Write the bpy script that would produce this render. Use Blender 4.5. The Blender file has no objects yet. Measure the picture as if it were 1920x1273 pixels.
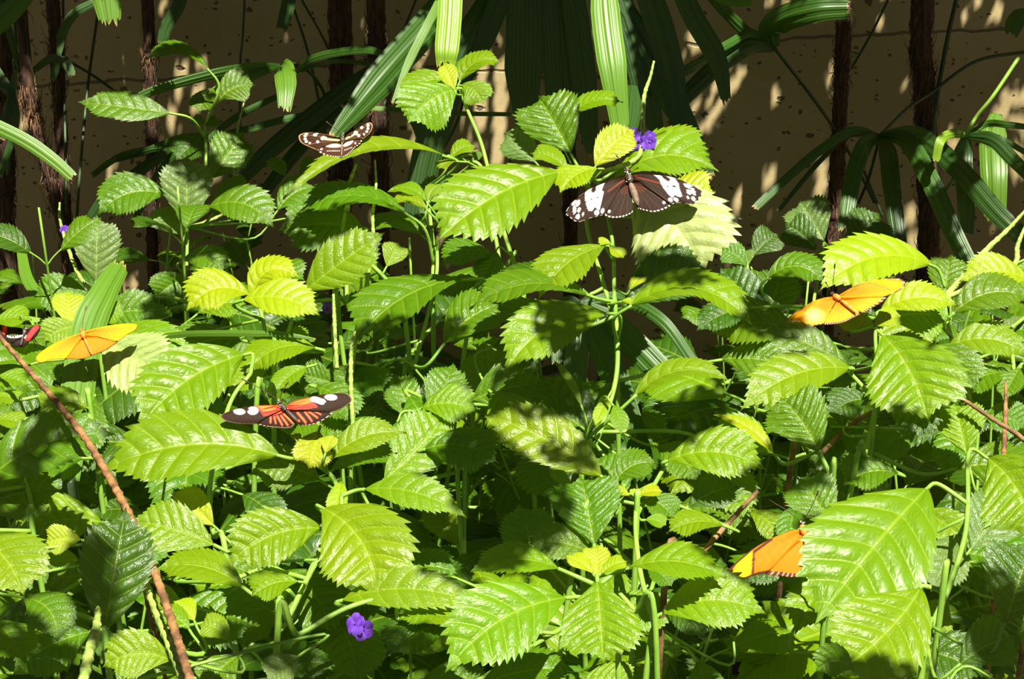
import bpy, math, random
import numpy as np
from mathutils import Vector, Matrix
R = math.radians
random.seed(7); rng = np.random.default_rng(7)
SC = bpy.context.scene; COL = SC.collection

# ------------------------------------------------------------------ camera, sky, sun, exposure
PITCH = R(20); CAM = np.array([0, 0, .95]); FPX = 3348.0
cam_d = bpy.data.cameras.new('camera'); cam_d.sensor_width = 36; cam_d.lens = 36 * FPX / 1920
cam_d.clip_start = .02
cam = bpy.data.objects.new('camera', cam_d); COL.objects.link(cam)
cam.location = CAM; cam.rotation_euler = (R(90) - PITCH, 0, 0); SC.camera = cam

W = bpy.data.worlds.new('sky'); SC.world = W; W.use_nodes = True
W.node_tree.nodes['Background'].inputs[0].default_value = (.95, .93, .78, 1)
W.node_tree.nodes['Background'].inputs[1].default_value = .19

SUN = np.array([-.16, .40, -.90]); SUN /= np.linalg.norm(SUN)        # the way the light travels
sd = bpy.data.lights.new('sun', 'SUN'); sd.energy = 12.5; sd.angle = .0075; sd.color = (1, .94, .80)
so = bpy.data.objects.new('sun', sd); COL.objects.link(so)
so.rotation_euler = Vector(SUN).to_track_quat('-Z', 'Y').to_euler(); so.location = (.5, -1, 3)

SC.view_settings.view_transform = 'Standard'; SC.view_settings.look = 'None'
SC.view_settings.exposure = 0.0; SC.view_settings.gamma = 1; SC.view_settings.use_curve_mapping = False
SC.cycles.max_bounces = 8; SC.cycles.transmission_bounces = 4; SC.cycles.transparent_max_bounces = 4

# ------------------------------------------------------------------ picture <-> place
RT = np.array([1., 0, 0]); FW = np.array([0, math.cos(PITCH), -math.sin(PITCH)]); UP = np.array([0, math.sin(PITCH), math.cos(PITCH)])
ZUP = np.array([0, 0, 1.])
def at(px, py, D): return CAM + D * (FW + (px - 960) / FPX * RT - (py - 636.5) / FPX * UP)
def ray(px, py): return FW + (px - 960) / FPX * RT - (py - 636.5) / FPX * UP
def aty(px, py, Y):
    r = ray(px, py); return CAM + r * (Y / r[1])
def proj(p):
    q = np.asarray(p) - CAM; d = q @ FW
    return 960 + FPX * (q @ RT) / d, 636.5 - FPX * (q @ UP) / d
def DD(y): return 1.30 - .00036 * y
def nrm(v): return v / (np.linalg.norm(v, axis=-1, keepdims=True) + 1e-12)

# ------------------------------------------------------------------ helpers
def tag(o, label=None, cat=None, group=None, kind=None):
    if label: o['label'] = label
    if cat: o['category'] = cat
    if group: o['group'] = group
    if kind: o['kind'] = kind
    return o
def empty(name, loc, label, cat, group=None):
    o = bpy.data.objects.new(name, None); COL.objects.link(o); o.location = Vector([float(v) for v in loc]); o.empty_display_size = .02
    return tag(o, label, cat, group)
def world_loc(o):
    p = np.array(o.location)
    while o.parent: o = o.parent; p = p + np.array(o.location)
    return p
def make_mesh(name, V, F, uv=None, smooth=True, colors=None):
    """F: (n,4) quads or list of faces"""
    me = bpy.data.meshes.new(name)
    V = np.asarray(V, dtype=np.float32)
    me.from_pydata(V.tolist(), [], [list(map(int, f)) for f in F] if not isinstance(F, np.ndarray) else F.tolist())
    if smooth: me.polygons.foreach_set('use_smooth', [True] * len(me.polygons))
    if uv is not None:
        idx = np.empty(len(me.loops), dtype=np.int32); me.loops.foreach_get('vertex_index', idx)
        l = me.uv_layers.new(name='UVMap'); l.data.foreach_set('uv', np.asarray(uv, dtype=np.float32)[idx].ravel())
    if colors is not None:
        a = me.color_attributes.new('pattern', 'FLOAT_COLOR', 'POINT'); a.data.foreach_set('color', np.asarray(colors, dtype=np.float32).ravel())
    me.update(); return me
def obj(name, me, m, parent=None, origin=None):
    """vertices of me are in world space; origin is where the object's pivot goes"""
    o = bpy.data.objects.new(name, me); COL.objects.link(o)
    if m and not me.materials: me.materials.append(m)
    org = np.zeros(3) if origin is None else np.asarray(origin, float)
    if origin is not None: me.transform(Matrix.Translation(Vector(-org)))
    if parent is not None:
        o.parent = parent; org = org - world_loc(parent)
    o.location = Vector(org); return o
def spline(P, n):
    P = np.asarray(P, float)
    if len(P) == 2: t = np.linspace(0, 1, n)[:, None]; return P[0] * (1 - t) + P[1] * t
    Q = np.vstack([2 * P[0] - P[1], P, 2 * P[-1] - P[-2]])
    out = []; T = np.linspace(0, len(P) - 1 - 1e-9, n)
    for t in T:
        i = int(t); f = t - i; a, b, c, d = Q[i:i + 4]
        out.append(.5 * ((2 * b) + (c - a) * f + (2 * a - 5 * b + 4 * c - d) * f * f + (3 * b - a - 3 * c + d) * f ** 3))
    return np.array(out)
def tube(P, r, k=7, bumps=None):
    """P (n,3) path, r (n,) radii; returns V, F"""
    P = np.asarray(P, float); n = len(P); r = np.broadcast_to(np.asarray(r, float), (n,))
    T = nrm(np.gradient(P, axis=0)); ref = np.array([.3, -.9, .2]) if abs(T[0] @ nrm(np.array([.3, -.9, .2]))) < .9 else RT
    A = nrm(np.cross(T, ref)); B = np.cross(T, A)
    ang = np.linspace(0, 2 * math.pi, k, endpoint=False)
    rr = r[:, None] * np.ones(k)
    if bumps is not None: rr = rr * bumps(np.arange(n)[:, None], np.arange(k)[None, :])
    V = P[:, None, :] + rr[..., None] * (np.cos(ang)[None, :, None] * A[:, None, :] + np.sin(ang)[None, :, None] * B[:, None, :])
    V = V.reshape(-1, 3); F = []
    for i in range(n - 1):
        for j in range(k):
            F.append((i * k + j, i * k + (j + 1) % k, (i + 1) * k + (j + 1) % k, (i + 1) * k + j))
    F.append(tuple(range(k - 1, -1, -1))); F.append(tuple((n - 1) * k + j for j in range(k)))
    return V, F
class MB:
    def __init__(s): s.V = []; s.F = []; s.n = 0
    def add(s, V, F):
        s.V.append(np.asarray(V)); s.F += [tuple(int(a) + s.n for a in f) for f in F]; s.n += len(V)
    def build(s, name, m, parent=None, origin=None, smooth=True):
        return obj(name, make_mesh(name, np.vstack(s.V), s.F, smooth=smooth), m, parent, origin)
def ellipsoid(c, a, r, rl, n=10, k=10, taper=0):
    """c centre, a axis dir, r radius, rl half length"""
    a = nrm(np.asarray(a, float)); t = np.linspace(-1, 1, n); P = np.asarray(c) + np.outer(t * rl, a)
    rr = r * np.sqrt(np.clip(1 - t ** 2, .004, 1)) * (1 - taper * t)
    return tube(P, rr, k)

# ------------------------------------------------------------------ materials
class N:
    def __init__(s, name):
        s.m = bpy.data.materials.new(name); s.m.use_nodes = True; s.t = s.m.node_tree; s.t.nodes.clear()
        s.out = s.t.nodes.new('ShaderNodeOutputMaterial')
    def node(s, typ, **kw):
        n = s.t.nodes.new('ShaderNode' + typ)
        for k, v in kw.items():
            if k.startswith('i_'):
                key = k[2:]; key = int(key) if key.isdigit() else key.replace('_', ' ')
                if isinstance(v, bpy.types.NodeSocket): s.t.links.new(v, n.inputs[key])
                else: n.inputs[key].default_value = v
            else: setattr(n, k, v)
        return n
    def math(s, op, a, b=0., c=None):
        n = s.t.nodes.new('ShaderNodeMath'); n.operation = op
        for i, v in enumerate((a, b) if c is None else (a, b, c)):
            if isinstance(v, bpy.types.NodeSocket): s.t.links.new(v, n.inputs[i])
            else: n.inputs[i].default_value = v
        return n.outputs[0]
    def mix(s, f, a, b, typ='MIX'):
        n = s.t.nodes.new('ShaderNodeMix'); n.data_type = 'RGBA'; n.blend_type = typ
        for i, v in ((0, f), (6, a), (7, b)):
            if isinstance(v, bpy.types.NodeSocket): s.t.links.new(v, n.inputs[i])
            else: n.inputs[i].default_value = v if i == 0 else (*v, 1)[:4]
        return n.outputs[2]
    def ramp(s, x, lo, hi):
        n = s.t.nodes.new('ShaderNodeMapRange'); n.interpolation_type = 'SMOOTHSTEP'
        s.t.links.new(x, n.inputs[0]); n.inputs[1].default_value = lo; n.inputs[2].default_value = hi
        n.inputs[3].default_value = 0; n.inputs[4].default_value = 1; return n.outputs[0]
    def link(s, a, b): s.t.links.new(a, b)

def leaf_material(name, veins=8, trans=.38, rough=.40):
    s = N(name)
    uv = s.node('UVMap'); sp = s.node('SeparateXYZ', i_0=uv.outputs[0]); u, v = sp.outputs[0], sp.outputs[1]
    av = s.math('ABSOLUTE', v)
    fr = s.math('FRACT', s.math('MULTIPLY', u, float(veins)))
    dl = s.math('MINIMUM', fr, s.math('SUBTRACT', 1., fr))                 # 0 on a lateral vein
    lat = s.math('SUBTRACT', 1., s.ramp(dl, .015, .08))
    mid = s.math('SUBTRACT', 1., s.ramp(av, .015, .05))
    vein = s.math('MAXIMUM', s.math('MULTIPLY', lat, .6), mid)
    oi = s.node('ObjectInfo'); colr = oi.outputs['Color']
    tc = s.node('TexCoord'); no = s.node('TexNoise', i_Scale=38., i_Detail=3., i_Vector=tc.outputs['Object'])
    c = s.mix(s.math('MULTIPLY', no.outputs[0], .35), colr, (.07, .20, .006))
    lt = s.mix(.42, colr, (.46, .58, .05))
    c = s.mix(s.math('MULTIPLY', vein, .62), c, lt)
    geo = s.node('NewGeometry')
    under = s.mix(.5, s.mix(s.math('MULTIPLY', vein, .8), colr, (.45, .55, .22)), (.17, .27, .07))
    c = s.mix(geo.outputs['Backfacing'], c, under)
    # blistered surface between the netted veins
    mp = s.node('Mapping', i_Vector=uv.outputs[0]); mp.inputs['Scale'].default_value = (26, 9, 1)
    vo = s.node('TexVoronoi', i_Scale=1., i_Vector=mp.outputs[0]); vo.feature = 'DISTANCE_TO_EDGE'
    h = s.math('ADD', s.math('MULTIPLY', s.ramp(vo.outputs[0], 0., .35), .55), s.math('MULTIPLY', vein, -.8))
    bp = s.node('Bump', i_Height=h); bp.inputs['Strength'].default_value = .32; bp.inputs['Distance'].default_value = .0008
    bs = s.node('BsdfPrincipled', i_Roughness=rough); s.link(c, bs.inputs['Base Color']); s.link(bp.outputs[0], bs.inputs['Normal'])
    bs.inputs['Specular IOR Level'].default_value = .5
    tr = s.node('BsdfTranslucent'); s.link(s.mix(.55, c, (.36, .52, .0)), tr.inputs[0])
    mx = s.node('MixShader'); mx.inputs[0].default_value = trans
    s.link(bs.outputs[0], mx.inputs[1]); s.link(tr.outputs[0], mx.inputs[2]); s.link(mx.outputs[0], s.out.inputs[0])
    return s.m
def palm_material():
    s = N('palm_leaf'); uv = s.node('UVMap'); sp = s.node('SeparateXYZ', i_0=uv.outputs[0])
    oi = s.node('ObjectInfo')
    w = s.math('FRACT', s.math('MULTIPLY', sp.outputs[1], 9.)); stripe = s.ramp(s.math('ABSOLUTE', s.math('SUBTRACT', w, .5)), .1, .5)
    mp = s.node('Mapping', i_Vector=uv.outputs[0]); mp.inputs['Scale'].default_value = (2, 40, 1)
    no = s.node('TexNoise', i_Scale=1., i_Detail=2., i_Vector=mp.outputs[0])
    c = s.mix(s.math('MULTIPLY', stripe, .16), oi.outputs['Color'], (.16, .28, .04))
    c = s.mix(s.math('MULTIPLY', no.outputs[0], .4), c, (.012, .05, .006))
    tip = s.ramp(sp.outputs[0], .985, 1.); c = s.mix(tip, c, (.42, .28, .10))
    bp = s.node('Bump', i_Height=stripe); bp.inputs['Strength'].default_value = .3; bp.inputs['Distance'].default_value = .0005
    bs = s.node('BsdfPrincipled', i_Roughness=.42); s.link(c, bs.inputs['Base Color']); s.link(bp.outputs[0], bs.inputs['Normal'])
    tr = s.node('BsdfTranslucent'); s.link(s.mix(.5, c, (.30, .55, .02)), tr.inputs[0])
    mx = s.node('MixShader'); mx.inputs[0].default_value = .25
    s.link(bs.outputs[0], mx.inputs[1]); s.link(tr.outputs[0], mx.inputs[2]); s.link(mx.outputs[0], s.out.inputs[0])
    return s.m
def plain(name, col, rough=.6, col2=None, scale=60., bump=0., trans=0., detail=4., stretch=None):
    s = N(name); tc = s.node('TexCoord'); vec = tc.outputs['Object']
    if stretch: mp = s.node('Mapping', i_Vector=vec); mp.inputs['Scale'].default_value = stretch; vec = mp.outputs[0]
    no = s.node('TexNoise', i_Scale=scale, i_Detail=detail, i_Vector=vec)
    c = s.mix(s.ramp(no.outputs[0], .35, .65), col, col2 or tuple(v * .7 for v in col))
    bs = s.node('BsdfPrincipled', i_Roughness=rough); s.link(c, bs.inputs['Base Color'])
    if bump:
        bp = s.node('Bump', i_Height=no.outputs[0]); bp.inputs['Strength'].default_value = bump; bp.inputs['Distance'].default_value = .003
        s.link(bp.outputs[0], bs.inputs['Normal'])
    if trans:
        tr = s.node('BsdfTranslucent'); s.link(c, tr.inputs[0]); mx = s.node('MixShader'); mx.inputs[0].default_value = trans
        s.link(bs.outputs[0], mx.inputs[1]); s.link(tr.outputs[0], mx.inputs[2]); s.link(mx.outputs[0], s.out.inputs[0])
    else: s.link(bs.outputs[0], s.out.inputs[0])
    return s.m
def wing_material(trans):
    s = N('wing_scales'); a = s.node('VertexColor'); a.layer_name = 'pattern'
    bs = s.node('BsdfPrincipled', i_Roughness=.62); s.link(a.outputs[0], bs.inputs['Base Color']); bs.inputs['Specular IOR Level'].default_value = .12
    tr = s.node('BsdfTranslucent'); s.link(a.outputs[0], tr.inputs[0]); mx = s.node('MixShader'); mx.inputs[0].default_value = trans
    s.link(bs.outputs[0], mx.inputs[1]); s.link(tr.outputs[0], mx.inputs[2]); s.link(mx.outputs[0], s.out.inputs[0]); return s.m
def wall_material():
    s = N('pitted_concrete'); geo = s.node('NewGeometry'); P = geo.outputs['Position']
    n1 = s.node('TexNoise', i_Scale=5., i_Detail=6., i_Vector=P); n2 = s.node('TexNoise', i_Scale=60., i_Detail=5., i_Vector=P)
    c = s.mix(s.ramp(n1.outputs[0], .3, .7), (.52, .415, .215), (.40, .315, .15))
    c = s.mix(s.math('MULTIPLY', n2.outputs[0], .3), c, (.28, .20, .095))
    mp = s.node('Mapping', i_Vector=P); mp.inputs['Scale'].default_value = (1, 1, 1.5)
    wn = s.node('TexNoise', i_Scale=90., i_Detail=2., i_Vector=mp.outputs[0])
    wv = s.node('VectorMath', i_0=wn.outputs['Color'], i_1=(.5, .5, .5)); wv.operation = 'SUBTRACT'
    ws = s.node('VectorMath', i_0=wv.outputs[0]); ws.operation = 'SCALE'; ws.inputs['Scale'].default_value = .012
    wa = s.node('VectorMath', i_0=mp.outputs[0], i_1=ws.outputs[0]); wa.operation = 'ADD'
    pits = None
    for sc, th, keep in ((34., .10, .62), (80., .14, .6)):
        vo = s.node('TexVoronoi', i_Scale=sc, i_Vector=wa.outputs[0])
        sx = s.node('SeparateXYZ', i_0=vo.outputs['Color'])
        m = s.math('MULTIPLY', s.math('SUBTRACT', 1., s.ramp(vo.outputs['Distance'], th, th + .08)), s.math('GREATER_THAN', sx.outputs[0], keep))
        pits = m if pits is None else s.math('MAXIMUM', pits, m)
    sp = s.node('SeparateXYZ', i_0=P)
    cr = s.node('TexNoise', i_Scale=7., i_Detail=8., i_Vector=P)
    crack = None
    for z0, sl, x0, x1 in CRACKS:
        zz = s.math('ADD', s.math('MULTIPLY', sp.outputs[0], sl), s.math('MULTIPLY', s.math('SUBTRACT', cr.outputs[0], .5), .05))
        d = s.math('ABSOLUTE', s.math('SUBTRACT', sp.outputs[2], s.math('ADD', zz, z0)))
        m = s.math('SUBTRACT', 1., s.ramp(d, .0006, .0022))
        m = s.math('MULTIPLY', m, s.math('MULTIPLY', s.math('GREATER_THAN', sp.outputs[0], x0), s.math('LESS_THAN', sp.outputs[0], x1)))
        crack = m if crack is None else s.math('MAXIMUM', crack, m)
    dark = s.math('MAXIMUM', pits, s.math('MULTIPLY', crack, .85))
    c = s.mix(s.math('MULTIPLY', dark, .8), c, (.06, .045, .03))
    h = s.math('SUBTRACT', s.math('MULTIPLY', n2.outputs[0], .35), dark)
    bp = s.node('Bump', i_Height=h); bp.inputs['Strength'].default_value = .7; bp.inputs['Distance'].default_value = .003
    bs = s.node('BsdfPrincipled', i_Roughness=.9); s.link(c, bs.inputs['Base Color']); s.link(bp.outputs[0], bs.inputs['Normal'])
    s.link(bs.outputs[0], s.out.inputs[0]); return s.m
WALL_Y = 2.05
_a = aty(200, 150, WALL_Y); _b = aty(1600, 65, WALL_Y); _c = aty(900, 137, WALL_Y)
CRACKS = [(_a[2] - .06 * _a[0], .06, -2, -.1), (_b[2] - .05 * _b[0], .05, .2, 2), (_c[2], .0, -.1, .2)]
M = dict(leaf=leaf_material('toothed_leaf'), palm=palm_material(), wing=wing_material(.03), wingt=wing_material(.25),
         stem=plain('green_stem', (.24, .42, .05), .5, (.17, .34, .04), 50., .1, .1),
         bark=plain('palm_fibre', (.10, .048, .024), .9, (.03, .015, .009), 50., 1., stretch=(6, 6, 1)),
         hair=plain('fibre_hair', (.22, .11, .05), .7, (.08, .04, .02), 40.),
         spike=plain('green_spike', (.34, .44, .09), .7, (.17, .27, .05), 220., .5),
         dry=plain('dry_spike', (.30, .15, .05), .8, (.11, .05, .02), 160., .6),
         twig=plain('twig', (.24, .14, .06), .8, (.10, .05, .02), 80., .4),
         petal=plain('purple_petal', (.20, .07, .62), .6, (.12, .03, .42), 300., trans=.25),
         eye=plain('pale_throat', (.8, .8, .85), .6),
         soil=plain('dark_soil', (.055, .034, .02), .95, (.02, .013, .008), 30., 1.),
         litter=plain('leaf_litter', (.19, .09, .045), .8, (.07, .03, .015), 60., .5),
         black=plain('black_body', (.03, .018, .012), .55, (.06, .04, .03), 300.),
         browngrey=plain('grey_brown_body', (.20, .13, .09), .7, (.11, .07, .05), 300.),
         orange=plain('orange_body', (.75, .26, .03), .7, (.5, .15, .02), 300.),
         white=plain('cream_dots', (.8, .78, .6), .6), wall=wall_material())
GREENS = dict(y=(.34, .43, .003), b=(.165, .285, .001), g=(.078, .175, .001), k=(.026, .078, .002), w=(.13, .19, .05), p=(.40, .52, .18))  # k puts shade into the leaf colour, p a whitish sheen
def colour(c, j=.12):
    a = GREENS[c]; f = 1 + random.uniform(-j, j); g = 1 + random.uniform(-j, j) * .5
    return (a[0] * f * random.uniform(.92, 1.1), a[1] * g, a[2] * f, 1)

# ------------------------------------------------------------------ the setting
def quad(name, pts, m, kind='structure'):
    o = obj(name, make_mesh(name, pts, [tuple(range(len(pts)))], smooth=False), m); return tag(o, kind=kind)
def box(name, a, b, m):
    V = [(x, y, z) for x in (a[0], b[0]) for y in (a[1], b[1]) for z in (a[2], b[2])]
    F = [(0, 1, 3, 2), (4, 6, 7, 5), (0, 4, 5, 1), (2, 3, 7, 6), (0, 2, 6, 4), (1, 5, 7, 3)]
    return tag(obj(name, make_mesh(name, V, F, smooth=False), m), kind='structure')
box('wall_back', (-2.2, WALL_Y, -.1), (2.2, WALL_Y + .2, 1.55), M['wall'])
gx, gy = np.meshgrid(np.linspace(-2.2, 2.2, 120), np.linspace(-.4, WALL_Y + .01, 70))
gz = .012 * np.sin(gx * 17 + 3 * np.sin(gy * 9)) * np.cos(gy * 21) + rng.normal(0, .004, gx.shape)
gV = np.stack([gx, gy, gz], -1).reshape(-1, 3); nx = 120
gF = np.array([(j * nx + i, j * nx + i + 1, (j + 1) * nx + i + 1, (j + 1) * nx + i) for j in range(69) for i in range(119)])
tag(obj('ground', make_mesh('ground', gV, gF), M['soil']), kind='structure')

# ------------------------------------------------------------------ leaf blades
NT, RPT = 15, 5
def leaf_grid(P0, P1, P2, N0, Wd, veins=8, fold=.12, quilt=.05, wave=.02, sweep=.70, shape=(.74, 1.22), cols=19, rows=None, curl=0., fw=.5):
    """a toothed ovate blade along the curve P0-P1-P2; N0 the way its upper face looks; Wd its full width"""
    nt = NT; n = rows or nt * RPT + 1
    u = np.linspace(0, 1, n); t = np.linspace(-1, 1, cols); v = np.sign(t) * np.abs(t) ** .85
    e0, e1 = shape; pk = e0 / (e0 + e1); prof = lambda x: np.clip(x, 0, 1) ** e0 * np.clip(1 - x, 0, 1) ** e1 / (pk ** e0 * (1 - pk) ** e1)
    U, Vv = np.meshgrid(u, v, indexing='ij'); a = np.abs(Vv)
    L = np.linalg.norm(P1 - P0) + np.linalg.norm(P2 - P1)
    saw = (U * nt) % 1.0; saw = np.where(saw < .8, saw / .8, (1 - saw) / .2)
    tv = rng.uniform(.5, 1.35, (2, nt + 1)); tv = np.where(Vv > 0, tv[0][(U * nt).astype(int)], tv[1][(U * nt).astype(int)])
    tooth = tv * a ** 7 * saw * np.clip(U * 6, 0, 1) * np.clip((1 - U) * 9, .25, 1)
    half = prof(U) * Wd / 2
    half = half * (1 - .50 * np.clip((U - .70) / .30, 0, 1))
    tooth = tooth * (1 - .5 * np.clip((U - .8) / .2, 0, 1))
    x = U + (sweep * a ** 1.15 * half / L) * np.clip((1 - U) * 3, 0, 1) ** .5 + tooth * .030
    x = np.minimum(x, 1.0 + 0 * x)
    lat = half * Vv * (1 + .13 * tooth) + np.sign(Vv) * tooth * .014 * Wd * .5
    frac = (U * veins) % 1.0
    puff = np.sin(math.pi * frac) ** .6 * np.sin(math.pi * np.clip(a, 0, 1) ** .8) ** .7
    ph = random.uniform(0, 6.28)
    sub = np.sin(a * 17 + 5 * np.floor(U * veins) + ph) * .22
    z = quilt * Wd * .5 * puff * (1 + sub) * np.clip(prof(U) * 1.6, 0, 1)
    z = z + fold * np.abs(lat) - .012 * Wd * np.exp(-(a / .06) ** 2)
    z = z + wave * Wd * a ** 2 * np.sin(U * 9 + ph + 1.5 * np.sign(Vv)) - curl * Wd * a ** 3 * .5
    X = x[..., None]
    C = (1 - X) ** 2 * P0 + 2 * X * (1 - X) * P1 + X ** 2 * P2
    T = nrm(2 * (1 - X) * (P1 - P0) + 2 * X * (P2 - P1))
    Nn = nrm(N0 - (T @ N0)[..., None] * T); S = np.cross(T, Nn)
    V = C + S * lat[..., None] + Nn * z[..., None]
    idx = np.arange(n * cols).reshape(n, cols)
    F = np.stack([idx[:-1, :-1], idx[:-1, 1:], idx[1:, 1:], idx[1:, :-1]], -1).reshape(-1, 4)
    return V.reshape(-1, 3), F, np.stack([U, Vv], -1).reshape(-1, 2)

PLANTS = []
class Plant:
    def __init__(s, name, label, cat, stems, dflt=0., group=None):
        """stems: lists of (px, py[, d]) from the top down; each runs on into the soil"""
        PLANTS.append(s); s.d = dflt; s.paths = []; raw = []
        for st in stems:
            P = [at(p[0], p[1], .6 * DD(p[1]) + .4 * DD(st[0][1]) + dflt + (p[2] if len(p) > 2 else 0)) for p in st]
            raw.append(P)
        low = raw[0][-1]
        s.base = np.array([low[0], low[1] + .03, 0.])
        s.root = empty(name, s.base, label, cat, group)
        for k, P in enumerate(raw):
            e = P[-1]; dv = e - P[-2]; dv = dv / max(.02, -dv[2]) * .5; g = np.array([e[0] + np.clip(dv[0], -.5, .5) * e[2] * .4, e[1] + .02 + np.clip(dv[1], -.1, .1) * e[2], -.01])
            if k == 0: s_g = g
            else: g = g * .3 + s_g * .7 + np.array([.01 * k, .004 * k, 0])
            P = P + [e * .5 + g * .5 + (P[-1] - P[-2]) * np.array([.15, .15, 0]), g]
            C = spline(P, 46); s.paths.append(C)
            V, F = tube(C, np.linspace(.0012, .0018, 46), 8); obj('stem', make_mesh('stem', V, F), M['stem'], s.root, s.base)
    def near(s, p):
        A = np.vstack(s.paths); d = np.linalg.norm(A - p, axis=1) + np.where(A[:, 2] > p[2] + .02, .05, 0)
        return A[np.argmin(d)]
    def leaf(s, bx, by, tx, ty, w, c='b', d=0., m=0., dz=None, fold=.10, quilt=.06, pet=True, t=None, curl=0., j=None, wave=.034, sh=(.74, 1.22), under=False):
        D0 = DD(by) + s.d + d; dy = (ty - by) * D0 / FPX; dx = (tx - bx) * D0 / FPX
        if dz is None: dz = -.75 * dy - .12 * abs(dx)
        A = at(bx, by, D0); B = at(tx, ty, D0 + dz); L = np.linalg.norm(B - A); T = (B - A) / L
        mid = (A + B) / 2; to = nrm(CAM - mid)
        pp = nrm(np.array([-(ty - by), tx - bx], float)); pp = pp if pp[1] < 0 else -pp          # picture-upward perpendicular
        mp = (A + B) / 2 + (pp[0] * RT - pp[1] * UP) * (m * 2 * D0 / FPX)
        tt = .12 if t is None else t
        while True:
            Nn = ZUP * (1 - tt) + to * tt; Nn = nrm(Nn - (Nn @ T) * T); S = np.cross(T, Nn)
            f = math.sqrt(max(1e-4, 1 - (S @ to) ** 2 - 0)); sp = S - (S @ to) * to
            tp = nrm(T - (T @ to) * to); f = np.linalg.norm(sp - (sp @ tp) * tp)
            Wd = w * D0 / FPX / max(f, .12)
            if Wd <= .66 * L + .004 or tt >= 1 or t is not None: break
            tt += .04
        Wd = min(Wd * 1.08, .84 * L)
        P1 = mp + Nn * L * .10
        if under: Nn = -Nn
        V, F, uv = leaf_grid(A, P1, B, Nn, Wd, fold=fold, quilt=quilt, curl=curl, wave=wave, shape=sh, veins=8)
        o = obj('leaf', make_mesh('leaf', V, F, uv), M['leaf'], s.root, A); o.color = colour(c)
        if pet:
            q = s.near(A) if j is None else at(j[0], j[1], DD(j[1]) + s.d + (j[2] if len(j) > 2 else 0))
            g = np.linalg.norm(q - A)
            if g > .002:
                C = spline([A + T * L * .012, A - nrm(P1 - A) * g * .3 + (q - A) * .12, q], 12)
                V, F = tube(C, np.linspace(.0010, .0013, 12) * (1 if L > .04 else .7), 6)
                obj('petiole', make_mesh('petiole', V, F), M['stem'], o, A)
        return o
    def spike(s, pts, r=.0013, m='spike', flower=None, join=True):
        P = [at(p[0], p[1], DD(p[1]) + s.d + (p[2] if len(p) > 2 else 0)) for p in pts]
        if join: P.append(s.near(P[-1]))
        o = make_spike(P, r, M[m], s.root)
        return o
    def flower(s, px, py, size=.006, d=0., n=3, parent=None):
        c = at(px, py, DD(py) + s.d + d); return make_flower(c, size, s.root, n)
def make_spike(P, r, m, parent):
    P = np.array(P); L = np.sum(np.linalg.norm(np.diff(P, axis=0), axis=1)); n = max(20, int(L / .0016)); C = spline(P, n)
    rr = r * np.clip(np.linspace(.5, 1.6, n), .5, 1.)
    V, F = tube(C, rr, 8, bumps=lambda i, k: 1 + .28 * (((i + 2 * k) % 5) < 2) - .05 * ((i + k) % 3))
    return obj('flower_spike', make_mesh('flower_spike', V, F), m, parent, P[-1])
def make_flower(c, size, root, n=3):
    first = None
    for i in range(n):
        cc = c + (rng.normal(0, size * .45, 3) if i else 0); ax = nrm(np.array([random.uniform(-.7, .7), -1, random.uniform(-.1, .8)]))
        a = nrm(np.cross(ax, ZUP)); b = np.cross(ax, a); mb = MB()
        for k in range(5):
            th = k * 2 * math.pi / 5 + random.uniform(-.1, .1); dr = a * math.cos(th) + b * math.sin(th); sd_ = -a * math.sin(th) + b * math.cos(th)
            ts = np.linspace(0, 1, 5); V = []; F = []
            for q, t in enumerate(ts):
                wd = size * .42 * math.sin(math.pi * (.12 + .75 * t)) ; h = size * (.25 * t - .2 * t * t)
                for sg in (-1, 0, 1): V.append(cc + dr * size * (.08 + .55 * t) + sd_ * wd * sg * .8 + ax * (h + (0 if sg else size * .05)))
                if q:
                    for e in (0, 1): F.append(((q - 1) * 3 + e, (q - 1) * 3 + e + 1, q * 3 + e + 1, q * 3 + e))
            mb.add(V, F)
        V, F = tube(np.array([cc - ax * size * .7, cc, cc + ax * size * .06]), [size * .06, size * .12, size * .13], 6); mb.add(V, F)
        o = mb.build('flower', M['petal'], root, c if i == 0 else cc)
        if first is None: first = o
    return first





# ------------------------------------------------------------------ the leafy plants one can single out
K = 'leafy_plant'; CT = 'plant'
# --- top plant beside the hanging palm leaves
p = Plant(K, 'bright green toothed plant rising highest of all, left of the hanging palm leaves', CT, [[(862, 165), (876, 205), (900, 262), (914, 312), (942, 425), (970, 515), (985, 600)]], .02)
p.leaf(858, 166, 764, 232, 92, 'b', -.01, 10, t=.75, fold=-.1, wave=.05)
p.leaf(865, 160, 906, 196, 60, 'b', -.005, 8, fold=-.05, t=.7)
p.leaf(845, 155, 768, 190, 46, 'b', .012, 18)
p.leaf(862, 152, 940, 116, 32, 'b', .004, 16)
p.leaf(852, 168, 832, 116, 32, 'y', -.012, 0, t=.9)
p.leaf(845, 145, 892, 122, 22, 'g', .02, 5)
p.leaf(930, 470, 905, 530, 44, 'g', .03, 0)
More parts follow.
